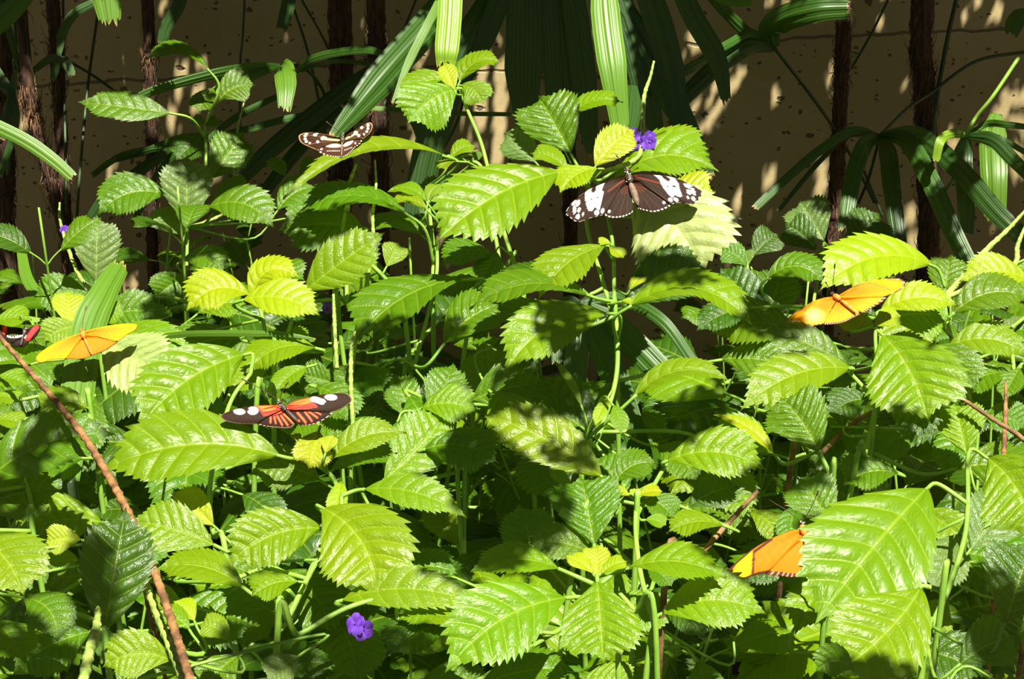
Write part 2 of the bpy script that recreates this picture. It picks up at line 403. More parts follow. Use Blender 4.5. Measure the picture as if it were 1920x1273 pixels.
# --- centre star under the black and white butterfly
p = Plant(K, 'tall bright plant whose wide top leaves carry the black and white butterfly', CT,
    [[(1105, 330), (1100, 420), (1128, 520), (1145, 580), (1156, 640)], [(1140, 405), (1150, 470), (1152, 560), (1158, 640), (1153, 720), (1118, 830), (1090, 900)]], -.02)
p.leaf(1048, 322, 815, 457, 118, 'b', -.02, 12, t=.42, quilt=.08, fold=.06)
p.leaf(1122, 316, 1050, 361, 42, 'y', -.02, 8)
p.leaf(1070, 288, 1010, 181, 108, 'g', .01, 0, t=.8, quilt=.10, fold=.22)
p.leaf(1066, 215, 1168, 192, 30, 'b', .03, 10)
p.leaf(1056, 276, 968, 222, 56, 'g', .03, 14)
p.leaf(1004, 304, 944, 250, 60, 'w', .03, 4, t=.9)
p.leaf(1116, 312, 1192, 243, 58, 'y', -.02, 6, t=.6)
p.leaf(1062, 318, 994, 288, 32, 'b', -.005, 8)
p.leaf(1150, 335, 1348, 322, 66, 'b', .02, 30, t=.3, dz=-.01)
p.leaf(1180, 300, 1330, 290, 60, 'b', .05, 18, t=.3)
p.leaf(1172, 362, 1318, 520, 170, 'p', .0, 26, t=.75, quilt=.06, dz=-.035, fold=-.02)
p.leaf(1235, 385, 1342, 360, 70, 'y', .008, 8, t=.4, dz=-.01)
p.leaf(1136, 460, 1010, 560, 66, 'b', -.01, 12, fold=.08)
p.leaf(1142, 462, 1170, 484, 22, 'y', -.01, 0); p.leaf(1145, 458, 1120, 455, 18, 'y', -.01, 3)
p.leaf(1102, 552, 880, 580, 46, 'g', .0, 24, fold=.12)
p.leaf(1090, 545, 925, 530, 40, 'k', .03, 14)
p.leaf(1136, 586, 944, 702, 88, 'b', -.01, 26, t=.4)
p.leaf(1060, 600, 930, 610, 46, 'k', .02, 16)
p.leaf(1172, 572, 1335, 505, 96, 'k', .03, 14, t=.5)
p.leaf(1182, 572, 1413, 613, 52, 'b', -.02, 42, fold=.2)
p.leaf(1165, 565, 1195, 572, 16, 'y', -.01, 3); p.leaf(1180, 545, 1215, 515, 18, 'y', .02, 3)
p.leaf(1192, 740, 1372, 716, 34, 'b', -.0, 26, fold=.2)
p.leaf(1140, 745, 1115, 800, 22, 'y', .0, 0); p.leaf(1150, 760, 1165, 815, 30, 'b', -.01, 3)
p.leaf(1090, 760, 1035, 672, 14, 'b', .0, 3)
s_ = p.spike([(1226, 115), (1219, 145), (1209, 175), (1205, 215), (1203, 262), (1190, 300)], .0015)
p.flower(1199, 266, .0085, -.005, 6)
# --- pair of leaves right of it
p = Plant(K, 'bare-stemmed plant left of the centre star with a thin drooping leaf pair', CT, [[(820, 460), (818, 520), (800, 600), (775, 690), (755, 740)], [(968, 470), (925, 535), (880, 600)]], .08)
p.leaf(935, 490, 825, 502, 40, 'g', -.02, 16, fold=.2)
p.leaf(866, 524, 660, 650, 76, 'g', -.06, 18, fold=.16)
p.leaf(790, 440, 690, 425, 30, 'g', .02, 12)
p.leaf(858, 560, 905, 640, 60, 'k', .04, 0)
p.leaf(700, 640, 742, 600, 40, 'k', .04, 0)
# --- plant under the left part of centre, around the bright arching leaf
p = Plant(K, 'plant with a long bright arching leaf under the spotted brown butterfly', CT,
    [[(828, 290), (870, 300), (905, 318), (925, 420), (935, 520), (900, 640)], [(800, 350), (808, 420), (816, 500), (812, 580)]], .09)
p.leaf(832, 290, 530, 374, 26, 'b', -.06, 32, dz=-.06, fold=.25)
p.leaf(845, 300, 893, 275, 26, 'b', -.04, 8); p.leaf(855, 302, 822, 318, 16, 'b', -.05, 3); p.leaf(880, 290, 900, 300, 24, 'g', -.03, 3)
p.leaf(800, 378, 727, 360, 20, 'b', -.04, 12); p.leaf(800, 392, 732, 378, 18, 'b', -.045, 8); p.leaf(802, 378, 826, 345, 22, 'b', -.04, 4)
p.leaf(760, 398, 556, 404, 44, 'g', -.05, 26); p.leaf(792, 410, 845, 330, 60, 'k', .02, 0)
# --- folded pair at left centre
p = Plant(K, 'plant with large dark-and-light overlapping toothed leaves between the two left flower spikes', CT, [[(590, 505), (650, 470), (700, 500), (740, 545), (760, 600)], [(690, 440), (650, 470), (650, 560), (640, 640)]], .06)
p.leaf(682, 428, 522, 432, 92, 'g', .0, 6, t=.55, dz=-.01)
p.leaf(572, 545, 722, 436, 82, 'b', -.03, 0, t=.6, dz=.0)
p.leaf(725, 500, 748, 455, 44, 'b', .02, 0, t=.9)
p.leaf(700, 470, 640, 560, 60, 'g', .02, 0); p.leaf(640, 560, 720, 600, 56, 'g', .04, 6)
# --- bright umbrella plant
p = Plant(K, 'bright yellow-green plant with umbrella-like top leaves above the red butterfly', CT,
    [[(484, 560), (495, 610), (506, 660), (514, 700), (500, 745), (480, 780)], [(555, 570), (540, 625), (520, 665), (514, 700)]], .0)
p.leaf(470, 553, 350, 583, 64, 'y', -.01, 24, t=.4)
p.leaf(455, 562, 600, 592, 62, 'y', -.03, 14, t=.45)
p.leaf(472, 556, 562, 520, 44, 'y', .0, 30)
p.leaf(470, 550, 500, 505, 26, 'y', .01, 0)
p.leaf(592, 652, 462, 700, 52, 'b', .0, 18); p.leaf(576, 688, 517, 733, 34, 'b', -.01, 4); p.leaf(505, 690, 428, 735, 44, 'b', .02, 4)
p.leaf(502, 710, 440, 690, 40, 'b', .03, 6); p.leaf(516, 665, 590, 640, 40, 'b', .02, 10)
# --- big left pair
p = Plant(K, 'plant with the broad glossy leaves just left of and below the red butterfly', CT, [[(560, 858), (620, 890), (635, 950), (600, 1030), (560, 1120), (520, 1195)], [(470, 700), (430, 760), (395, 900), (400, 1000), (430, 1090)]], -.02)
p.leaf(458, 664, 258, 806, 116, 'b', .0, 16, t=.5, quilt=.09)
p.leaf(522, 853, 182, 888, 112, 'b', -.02, 26, t=.42, quilt=.08, dz=-.01)
p.leaf(598, 808, 578, 880, 64, 'y', -.02, 0, t=.9, wave=.05); p.leaf(560, 830, 552, 812, 22, 'y', -.02); p.leaf(610, 850, 625, 815, 24, 'y', -.02)
p.leaf(618, 862, 762, 812, 50, 'b', -.005, 16, t=.4); p.leaf(625, 880, 745, 850, 44, 'g', .01, 8)
p.leaf(640, 900, 625, 990, 34, 'y', .005, 0)
# --- drooping pair below the red butterfly
p = Plant(K, 'plant below the red butterfly with one big drooping leaf and a narrow one', CT, [[(640, 930), (640, 1000), (590, 1060), (540, 1160), (520, 1195)], [(760, 1110), (650, 1140), (560, 1190), (520, 1195)]], -.03)
p.leaf(682, 917, 876, 971, 56, 'b', -.005, 14, t=.45, j=(640, 930))
p.leaf(606, 952, 712, 1127, 152, 'b', -.02, 26, t=.75, quilt=.08)
p.leaf(602, 990, 426, 1060, 96, 'b', .0, 18, t=.6, quilt=.10); p.leaf(560, 1090, 470, 1120, 50, 'b', .01, 8)
p.leaf(455, 1100, 292, 1068, 56, 'b', .01, 16); p.leaf(402, 1022, 240, 978, 82, 'b', .01, 6, t=.6)
p.leaf(400, 985, 320, 925, 60, 'y', .03, 4, t=.8); p.leaf(600, 900, 468, 890, 74, 'g', .03, 16, t=.7)
p.leaf(640, 1125, 915, 1142, 66, 'b', .01, 22, t=.5); p.leaf(760, 1160, 935, 1180, 44, 'b', .012, 8)
p.leaf(852, 1168, 722, 1230, 66, 'k', .02, 10); p.leaf(880, 1160, 740, 1165, 40, 'b', .015, 10)
p.flower(680, 1180, .009, .02, 2)
# --- left butterfly perch
p = Plant(K, 'young plant under the orange butterfly at the left edge with a pale leaf', CT, [[(130, 612), (140, 660), (158, 730), (170, 790), (180, 860)], [(165, 690), (168, 760), (175, 800)]], .03)
p.leaf(196, 636, 302, 702, 112, 'p', -.005, -4, t=.7, quilt=.10, dz=-.02)
p.leaf(130, 610, 128, 545, 54, 'y', .0, 0, t=.9); p.leaf(150, 612, 82, 640, 50, 'b', -.0, 6, t=.6); p.leaf(165, 615, 236, 592, 40, 'b', .01, 12)
p.leaf(165, 765, 72, 775, 54, 'b', .0, 14); p.leaf(170, 790, 150, 830, 44, 'b', .0, 0)
# --- left edge shrubs
p = Plant(K, 'dull green plant at the left edge behind the brown dry spike', CT, [[(40, 870), (60, 950), (70, 1050)]], -.02)
p.leaf(-30, 905, 216, 814, 98, 'g', -.01, 22, t=.45); p.leaf(-40, 950, 112, 920, 92, 'g', .02, 6, t=.6); p.leaf(-45, 1005, 46, 1118, 122, 'b', -.02, 14, t=.6)
p.leaf(152, 1012, 84, 1018, 58, 'y', .02, 4, t=.7); p.leaf(150, 1050, 90, 1060, 50, 'b', .04, 4); p.leaf(45, 1120, 108, 1206, 76, 'g', -.02, 22, t=.5)
p.leaf(-20, 715, 52, 722, 30, 'b', .0, 6); p.leaf(-20, 748, 38, 752, 26, 'b', .0, 4); p.leaf(-20, 790, 46, 796, 30, 'b', .0, 4)
p.leaf(-20, 610, 60, 600, 30, 'b', .0, 6); p.leaf(-10, 1160, 50, 1240, 70, 'g', 0, 0)
p = Plant(K, 'plant with one large upright dark leaf right of the left-edge foliage, behind dry spikes', CT, [[(192, 1185), (200, 1230), (205, 1262)]], -.05)
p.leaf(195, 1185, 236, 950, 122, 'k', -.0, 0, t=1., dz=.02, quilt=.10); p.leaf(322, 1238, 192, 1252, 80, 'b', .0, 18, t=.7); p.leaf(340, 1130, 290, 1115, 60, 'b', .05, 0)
p.leaf(355, 1180, 300, 1150, 44, 'b', .04, 5); p.leaf(430, 1200, 372, 1172, 50, 'b', .04, 8); p.leaf(365, 1165, 325, 1128, 40, 'y', .04, 3)
p.leaf(560, 1230, 500, 1275, 60, 'w', .02, 0); p.leaf(190, 1240, 205, 1180, 40, 'g', .01, 0)
# --- centre bottom star
p = Plant(K, 'four-leaved bright star plant with a yellow-green heart at bottom centre', CT, [[(1120, 1082), (1130, 1150), (1150, 1220), (1160, 1270)]], -.04)
p.leaf(1114, 1022, 1090, 893, 148, 'g', .02, 0, t=.75, quilt=.10, fold=.14)
p.leaf(1120, 1082, 1118, 1020, 46, 'y', -.0, 0, t=.9, wave=.05); p.leaf(1112, 1076, 1060, 1042, 26, 'y', -.005, 3); p.leaf(1126, 1076, 1178, 1052, 26, 'y', -.005, 3)
p.leaf(1048, 1066, 883, 1072, 50, 'b', -.01, 14, j=(1112, 1095)); p.leaf(1178, 1064, 1362, 1084, 56, 'b', -.01, 14, j=(1126, 1095))
p.leaf(1120, 1090, 1132, 1245, 130, 'b', -.02, 0, t=.75, quilt=.09, fold=.05)
p.leaf(1062, 1120, 834, 1262, 126, 'b', -.01, 24, t=.6, quilt=.09); p.leaf(1110, 1038, 988, 1020, 62, 'g', .03, 10, t=.6)
p = Plant(K, 'slanting plant right of the bottom centre star with a tiny yellow top', CT, [[(1193, 940), (1192, 1000), (1202, 1080), (1230, 1195), (1212, 1262)], [(1250, 868), (1215, 930), (1195, 965), (1193, 1000)], [(1160, 1110), (1190, 1145), (1230, 1195)]], -.02)
p.leaf(1180, 930, 1145, 918, 20, 'y', -.0, 2); p.leaf(1196, 930, 1242, 922, 22, 'y', -.0, 3); p.leaf(1192, 935, 1190, 915, 24, 'y', -.005)
p.leaf(1250, 864, 1440, 884, 80, 'b', -.01, 22, t=.5, quilt=.09); p.leaf(1152, 905, 1230, 868, 54, 'g', .01, 12); p.leaf(1202, 932, 1264, 972, 48, 'g', .01, 6)
p.leaf(1356, 985, 1250, 1000, 42, 'b', .02, 10); p.leaf(1290, 950, 1386, 912, 60, 'k', .02, 6, t=.6); p.leaf(1240, 1150, 1438, 1152, 92, 'b', .0, 22, t=.5)
p.leaf(1210, 975, 1250, 985, 30, 'b', .01, 3); p.leaf(1212, 1060, 1260, 1100, 40, 'g', .02, 3)
# --- big shaded leaf in the middle
p = Plant(K, 'plant in the middle with a wide half-shaded leaf pointing left above the bottom star', CT, [[(1142, 910), (1120, 960), (1080, 1030)]], -.02)
p.leaf(1128, 893, 898, 775, 92, 'b', -.01, 10, t=.6, quilt=.08); p.leaf(1070, 920, 1030, 880, 22, 'b', .02, 2); p.leaf(1115, 830, 1010, 700, 90, 'k', .06, 0, t=.6)
p.leaf(1090, 800, 1000, 765, 60, 'g', .05, 4)
p = Plant(K, 'plant in front of the dark fan palm leaf with rounded shaded leaves', CT, [[(840, 770), (850, 850), (860, 930)], [(930, 760), (900, 860), (870, 930)]], .06)
p.leaf(940, 790, 905, 640, 0 + 90, 'w', .03, 0, t=.8); p.leaf(815, 790, 850, 680, 70, 'g', .0, 0, t=.8); p.leaf(790, 765, 895, 772, 62, 'b', -.02, 10, t=.5)
p.leaf(885, 750, 1020, 720, 90, 'g', .0, 6, t=.7); p.leaf(720, 900, 840, 770, 100, 'b', .0, -8, t=.7); p.leaf(700, 700, 640, 760, 60, 'g', .03, 0)
p.leaf(780, 790, 735, 700, 60, 'g', .03, 0, t=.8)
p.leaf(745, 790, 720, 890, 30, 'g', .0, 0)
# --- right bottom giant
p = Plant(K, 'lower right plant whose huge bright leaf hides half an orange butterfly', CT, [[(1815, 945), (1808, 1010), (1780, 1100), (1745, 1180), (1728, 1262)], [(1740, 1100), (1764, 1110), (1764, 1140)]], -.08)
p.leaf(1738, 915, 1528, 1171, 196, 'b', -.01, 4, t=.75, quilt=.08, fold=.05)
p.leaf(1726, 1102, 1562, 1266, 150, 'b', -.0, -16, t=.7, quilt=.08)
p.leaf(1852, 858, 1945, 1010, 158, 'b', .0, 14, t=.7, quilt=.08); p.leaf(1820, 1030, 1895, 930, 100, 'w', .03, 0, t=.8, under=False)
p.leaf(1800, 1000, 1745, 1110, 80, 'w', .04, 0, t=.8); p.leaf(1705, 1150, 1672, 1245, 60, 'b', .02, 0)
p.leaf(1885, 1168, 1935, 1015, 132, 'k', -.03, 0, t=.9, dz=.01); p.leaf(1560, 985, 1500, 895, 100, 'g', .045, 0, t=.7); p.leaf(1600, 1255, 1528, 1262, 70, 'g', .01, 20)
p.leaf(1800, 1245, 1905, 1195, 90, 'k', .0, 8, t=.7)
# --- right cluster
p = Plant(K, 'bright leafy plant at right carrying the orange butterfly on its top', CT, [[(1652, 600), (1650, 680), (1645, 745), (1622, 850), (1598, 905)], [(1590, 695), (1630, 740), (1640, 770)], [(1535, 845), (1555, 890), (1560, 940)]], -.01)
p.leaf(1656, 628, 1742, 792, 152, 'b', -.03, 10, t=.6, quilt=.08); p.leaf(1594, 690, 1386, 772, 76, 'b', -.01, 20, t=.45); p.leaf(1592, 688, 1413, 620, 56, 'g', -.005, 8, t=.5)
p.leaf(1535, 848, 1462, 744, 128, 'g', -.005, 6, t=.7, quilt=.11); p.leaf(1650, 582, 1796, 574, 48, 'y', .0, 16, t=.4); p.leaf(1662, 600, 1782, 600, 90, 'b', .02, 8, t=.5)
p.leaf(1640, 610, 1560, 600, 56, 'y', .0, 6, t=.4, dz=0); p.leaf(1640, 612, 1690, 592, 40, 'y', .0, 3)
p.leaf(1640, 745, 1745, 836, 66, 'k', -.0, 26, t=.5); p.leaf(1632, 750, 1560, 775, 56, 'k', .0, 8); p.leaf(1580, 800, 1560, 720, 60, 'k', .03, 0)
p.leaf(1450, 850, 1338, 778, 24, 'y', -.0, 10); p.leaf(1450, 850, 1335, 830, 70, 'b', .01, 20, t=.6); p.leaf(1690, 700, 1790, 745, 60, 'b', .02, 5)
p = Plant(K, 'plant at the right edge behind the orange butterfly with long toothed leaves', CT, [[(1770, 560), (1780, 620), (1815, 740), (1830, 860)], [(1890, 620), (1900, 700), (1880, 800)]], .05)
p.leaf(1744, 495, 1534, 548, 84, 'y', -.02, 30, t=.4, dz=-.03, j=(1772, 540)); p.leaf(1788, 586, 1935, 560, 62, 'g', -.03, 20, t=.4); p.leaf(1932, 525, 1798, 528, 56, 'y', .0, 14, t=.5)
p.leaf(1770, 560, 1782, 476, 66, 'g', .01, 0, t=.8, quilt=.1); p.leaf(1778, 648, 1930, 668, 54, 'b', -.01, 18, t=.4); p.leaf(1890, 700, 1800, 740, 50, 'g', .0, 10); p.leaf(1912, 690, 1880, 750, 40, 'g', -.01, 0)
p.leaf(1812, 850, 1790, 756, 100, 'b', -.04, 0, t=.8, quilt=.1); p.leaf(1930, 640, 1880, 600, 40, 'w', .02, 0); p.leaf(1935, 490, 1880, 545, 50, 'b', .02, 0)
p.leaf(1840, 780, 1925, 800, 60, 'g', .02, 6)
p.spike([(1925, 392), (1890, 430), (1850, 468), (1805, 520), (1770, 558)], .0019); p.spike([(1922, 425), (1908, 460), (1893, 505)], .0017)
# --- shaded plants before the wall, right
p = Plant(K, 'shaded green plant before the wall, right of the black and white butterfly', CT, [[(1400, 490), (1410, 560), (1425, 640)], [(1470, 500), (1440, 560), (1430, 640)]], .25)
p.leaf(1405, 495, 1395, 468, 34, 'g', .0, 0, t=.8); p.leaf(1410, 505, 1420, 535, 40, 'g', -.01, 0); p.leaf(1400, 500, 1345, 470, 44, 'g', .0, 8); p.leaf(1440, 520, 1546, 530, 46, 'g', -.03, 22)
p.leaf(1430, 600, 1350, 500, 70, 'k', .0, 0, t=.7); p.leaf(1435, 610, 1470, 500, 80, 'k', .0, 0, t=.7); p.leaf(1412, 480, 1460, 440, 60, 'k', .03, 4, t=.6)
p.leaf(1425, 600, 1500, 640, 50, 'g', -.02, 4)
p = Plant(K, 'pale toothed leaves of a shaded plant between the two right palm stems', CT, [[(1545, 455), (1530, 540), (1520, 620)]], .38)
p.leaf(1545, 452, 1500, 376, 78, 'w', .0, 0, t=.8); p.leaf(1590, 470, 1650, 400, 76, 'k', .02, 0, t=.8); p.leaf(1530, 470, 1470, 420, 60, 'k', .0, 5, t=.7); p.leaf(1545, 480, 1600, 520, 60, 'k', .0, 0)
# --- shaded plants before the wall, left
p = Plant(K, 'tall shaded plant before the wall at upper left with one long pointed leaf', CT, [[(385, 232), (386, 300), (380, 370), (350, 420), (345, 500)]], .30)
p.leaf(318, 212, 145, 191, 50, 'g', -.05, -4, t=.5); p.leaf(390, 128, 264, 121, 22, 'g', -.05, 26, j=(386, 232)); p.leaf(395, 335, 458, 248, 70, 'g', .0, 0, t=.8)
p.leaf(408, 190, 478, 160, 56, 'g', .0, 10, t=.6); p.leaf(400, 165, 372, 210, 40, 'g', .0, 0); p.leaf(385, 232, 360, 222, 24, 'g', .0); p.leaf(385, 236, 410, 224, 24, 'g', .0); p.leaf(390, 250, 330, 300, 50, 'k', .02, 0)
p.spike([(458, 190), (446, 240), (438, 300), (440, 352), (420, 400)], .0013)
p = Plant(K, 'half-shaded plant with a dull upright leaf at its top, left of the centre', CT, [[(352, 425), (350, 500), (348, 580)]], .22)
p.leaf(350, 420, 350, 292, 86, 'w', -.02, 0, t=.95, dz=.01); p.leaf(312, 365, 184, 402, 66, 'g', -.03, 18, t=.45); p.leaf(390, 388, 514, 428, 62, 'g', -.03, 22, t=.45); p.leaf(344, 488, 420, 510, 44, 'g', -.03, 14)
p.leaf(340, 440, 285, 395, 50, 'w', .0, 0); p.leaf(400, 400, 480, 350, 56, 'g', .03, 6); p.leaf(350, 520, 290, 560, 60, 'g', .0, 4); p.leaf(520, 395, 590, 350, 50, 'g', .04, 8)
p.leaf(535, 330, 505, 295, 26, 'g', .05, 0); p.leaf(560, 330, 600, 300, 30, 'g', .05, 0)
p = Plant(K, 'dull grey-green plant with an upright leaf beside the small purple flower at far left', CT, [[(180, 528), (182, 600), (190, 680)]], .18)
p.leaf(180, 528, 182, 402, 78, 'w', .0, 0, t=.95, dz=.01); p.leaf(190, 600, 300, 590, 66, 'g', .0, 10, t=.6); p.leaf(260, 620, 285, 560, 60, 'w', .02, 0, t=.8); p.leaf(170, 560, 60, 560, 60, 'g', -.02, 10, t=.6)
p.leaf(185, 600, 240, 560, 40, 'g', .02, 0)
p.spike([(112, 380), (112, 410), (126, 460), (145, 510), (166, 540)], .0014); p.flower(123, 430, .0055, 0, 2)
# --- flower spikes of the middle
p = Plant(K, 'thin stalks with long pale flower spikes left of centre, a few purple flowers', CT, [[(700, 435), (690, 520), (672, 600), (660, 700), (655, 800)], [(652, 372), (640, 450), (628, 600), (630, 700)]], .03)
p.spike([(703, 300), (705, 350), (699, 400), (700, 436)], .0011); p.spike([(668, 308), (658, 335), (650, 365), (652, 390)], .0016); p.flower(660, 366, .0045, 0, 2)
p.spike([(679, 500), (672, 600), (660, 650), (658, 720), (662, 800)], .0013, join=False); p.flower(614, 578, .006, .05, 2); p.flower(424, 640, .0065, .05, 2); p.flower(310, 812, .0045, .02, 1)
p.flower(318, 418, .005, .2, 1); p.spike([(625, 540), (627, 600), (632, 690)], .0012, join=False)
p.leaf(650, 690, 720, 735, 60, 'g', .04, 0); p.leaf(630, 720, 560, 700, 60, 'g', .04, 0)

# --- the lower leaves of these same plants, under their tops
used = []
for _ in range(900):
    x, y = rng.uniform(-20, 1940), rng.uniform(560, 1290)
    if len(used) > 92: break
    if 800 < x < 1030 and 840 < y < 1020: continue
    if 960 < x < 1330 and y < 800: continue
    if y < 640 and 520 < x < 1400: continue
    if any((x - a) ** 2 + (y - b) ** 2 < 82 ** 2 for a, b in used): continue
    used.append((x, y)); a = rng.uniform(-.5, math.pi + .5); L = rng.uniform(95, 175) * (.8 + .3 * y / 1273); tx, ty = x + L * math.cos(a), y + abs(L * .8 * math.sin(a)) * (1 if rng.random() < .8 else -1)
    D = DD(y) + .045; q = at(x, y, D); p = min(PLANTS, key=lambda P: np.linalg.norm(P.near(q) - q) + (9 if abs(P.d) > .13 else 0))
    p.leaf(x, y, tx, ty, L * rng.uniform(.42, .6), random.choice('ggbgk'), D - DD(y) - p.d + rng.uniform(-.01, .03), rng.uniform(4, 16), t=rng.uniform(.3, .65), quilt=.09, fold=rng.uniform(-.05, .2))

def lone_spike(pts, r, m, label, d=0., name='dry_flower_spike', cat='flower spike'):
    P = [at(x, y, DD(y) + d) for x, y in pts]; g = np.array([P[-1][0] + .03, P[-1][1] + .05, 0.]); P = P + [P[-1] * .5 + g * .5, g]
    root = empty(name, g, label, cat); P = np.array(P); V, F = tube(spline(P[-3:], 20), np.linspace(r * 1.1, r * 1.2, 20), 8)
    obj('stalk', make_mesh('stalk', V, F), M['dry'] if m != 'spike' else M['stem'], root, g); make_spike(P[:-2], r, M[m], root); return root
lone_spike([(-20, 600), (0, 632), (70, 712), (150, 808), (205, 895), (252, 985), (296, 1090), (330, 1190), (358, 1280)], .0019, 'dry', 'long brown dry flower spike slanting across the lower left foliage', -.08)
lone_spike([(246, 1015), (262, 1060), (290, 1140), (322, 1220), (345, 1280)], .0018, 'spike', 'yellow-green flower spike leaning beside the long brown dry one', -.06, 'green_flower_spike')
lone_spike([(184, 1140), (180, 1180), (166, 1230), (156, 1280)], .0022, 'spike', 'short thick green flower spike at the bottom, left of the brown dry one', -.10, 'green_flower_spike')
lone_spike([(242, 1020), (262, 1060), (280, 1150), (300, 1215)], .0009, 'dry', 'thin dark dry spike just behind the yellow-green one at lower left', -.04)
lone_spike([(1886, 715), (1885, 780), (1882, 850)], .0013, 'dry', 'straight pale brown dry spike standing near the right edge', .02)
def twig(pts, r, label, d):
    P = [at(x, y, DD(y) + d + e) for x, y, e in pts]; g = np.array([P[-1][0], P[-1][1] + .05, 0.]); P.append(g); C = spline(P, 50)
    V, F = tube(C, np.linspace(r * .8, r * 1.2, 50), 7, bumps=lambda i, k: 1 + .12 * np.sin(i * 1.7 + k)); o = obj('twig', make_mesh('twig', V, F), M['twig'], None, g); tag(o, label, 'twig')
twig([(1420, 922, 0), (1380, 965, 0), (1335, 1015, .0), (1285, 1075, .01), (1242, 1145, .02)], .0016, 'brown twig leaning down left from beside the half-hidden orange butterfly', .02)
twig([(1640, 770, 0), (1590, 800, 0), (1540, 850, 0), (1480, 900, .02)], .0016, 'brown twig with pale bark slanting under the right cluster of leaves', .03)
twig([(1808, 750, 0), (1860, 785, 0), (1925, 830, 0), (1960, 900, 0)], .0014, 'thin brown twig arching down to the right edge', -.02)
# ------------------------------------------------------------------ undergrowth: plants with no single-out look
TPL = []
for k in range(7):
    Ln = 1.0; dr = .10 + .25 * rng.random()
    V, F, uv = leaf_grid(np.array([0., 0, 0]), np.array([.5, 0, .10]), np.array([.96, 0, -dr]), np.array([0., 0, 1]), .60 + .12 * rng.random(), fold=rng.uniform(-.12, .2), quilt=.05, wave=.035, cols=15, curl=rng.uniform(0, .15))
    Vp, Fp = tube(spline([(-.36, 0, -.05), (-.18, 0, .0), (.03, 0, .004)], 8), np.linspace(.019, .013, 8), 6); nl = len(F)
    F = [tuple(f) for f in F.tolist()] + [tuple(i + len(V) for i in f) for f in Fp]; uv = np.vstack([uv, np.full((len(Vp), 2), .5)]); V = np.vstack([V, Vp])
    TPL.append(make_mesh('leaf', V, F, uv)); TPL[-1].materials.append(M['leaf']); TPL[-1].materials.append(M['stem'])
    TPL[-1].polygons.foreach_set('material_index', [0] * nl + [1] * len(Fp))
def basis(T, Nn):
    T = nrm(T); Nn = nrm(Nn - (Nn @ T) * T); S = np.cross(Nn, T)
    return Matrix(((T[0], S[0], Nn[0]), (T[1], S[1], Nn[1]), (T[2], S[2], Nn[2])))
def fill_plant(x, y, h, label, group, size=.07, cs='ggbk', levels=4):
    base = np.array([x, y, 0.]); root = empty('undergrowth_plant', base, label, 'plant', group)
    lean = rng.normal(0, .03, 2); top = np.array([x + lean[0], y + lean[1], h]); C = spline([base + [0, 0, -.01], base * .5 + top * .5 + np.append(rng.normal(0, .028, 2), 0), top], 16)
    V, F = tube(C, np.linspace(.0015, .0008, 16), 7); obj('stem', make_mesh('stem', V, F), M['stem'], root, base)
    az = rng.uniform(0, 3.14)
    for L in range(levels):
        f = 1 - (L + .02) * (.055 / max(h, .1)) * rng.uniform(.8, 1.25); q = C[int(max(0, min(15, f * 15)))]; sz = size * (.45 if L == 0 else rng.uniform(.8, 1.2))
        for k in (0, 1):
            a = az + k * math.pi + rng.normal(0, .25); el = rng.uniform(.2, .7) if L == 0 else rng.uniform(-.25, .35)
            T = np.array([math.cos(a) * math.cos(el), math.sin(a) * math.cos(el), math.sin(el)]); Nn = nrm(np.array([rng.normal(0, .2), -.25 + rng.normal(0, .2), 1.]))
            B3 = basis(T, Nn)
            pt = bpy.data.objects.new('leaf', TPL[rng.integers(len(TPL))]); COL.objects.link(pt); pt.parent = root
            off = q + T * sz * .34
            pt.matrix_local = Matrix.Translation(Vector(off - base)) @ (B3 @ Matrix.Scale(sz, 3)).to_4x4(); pt.color = colour(random.choice(cs))
        az += math.pi / 2
def z_at(px, py, y): return aty(px, py, y)[2]
def z_hero(x, y):                                   # height of the single-out leaves' layer over this spot
    for py in range(1500, 200, -12):
        if at(960, py, DD(py))[1] >= y: return at(960, py, DD(py))[2]
    return .7
SIL = [(0, 560), (150, 430), (330, 420), (520, 420), (640, 520), (900, 660), (1130, 720), (1300, 640), (1400, 560), (1560, 520), (1700, 520), (1920, 540)]
def sil(px): return float(np.interp(px, [a for a, b in SIL], [b for a, b in SIL]))
LAB = {0: ('low leafy plant filling the shade under the front leaves at lower left', 'undergrowth at lower left'),
       1: ('low leafy plant filling the shade under the front leaves at bottom centre', 'undergrowth at bottom centre'),
       2: ('low leafy plant filling the shade under the front leaves at lower right', 'undergrowth at lower right'),
       3: ('shaded leafy plant deep in the bed near the wall, left side', 'shaded undergrowth near the wall at left'),
       4: ('shaded leafy plant deep in the bed below the dark palm fan, centre', 'shaded undergrowth in the centre'),
       5: ('shaded leafy plant deep in the bed near the wall, right side', 'shaded undergrowth near the wall at right')}
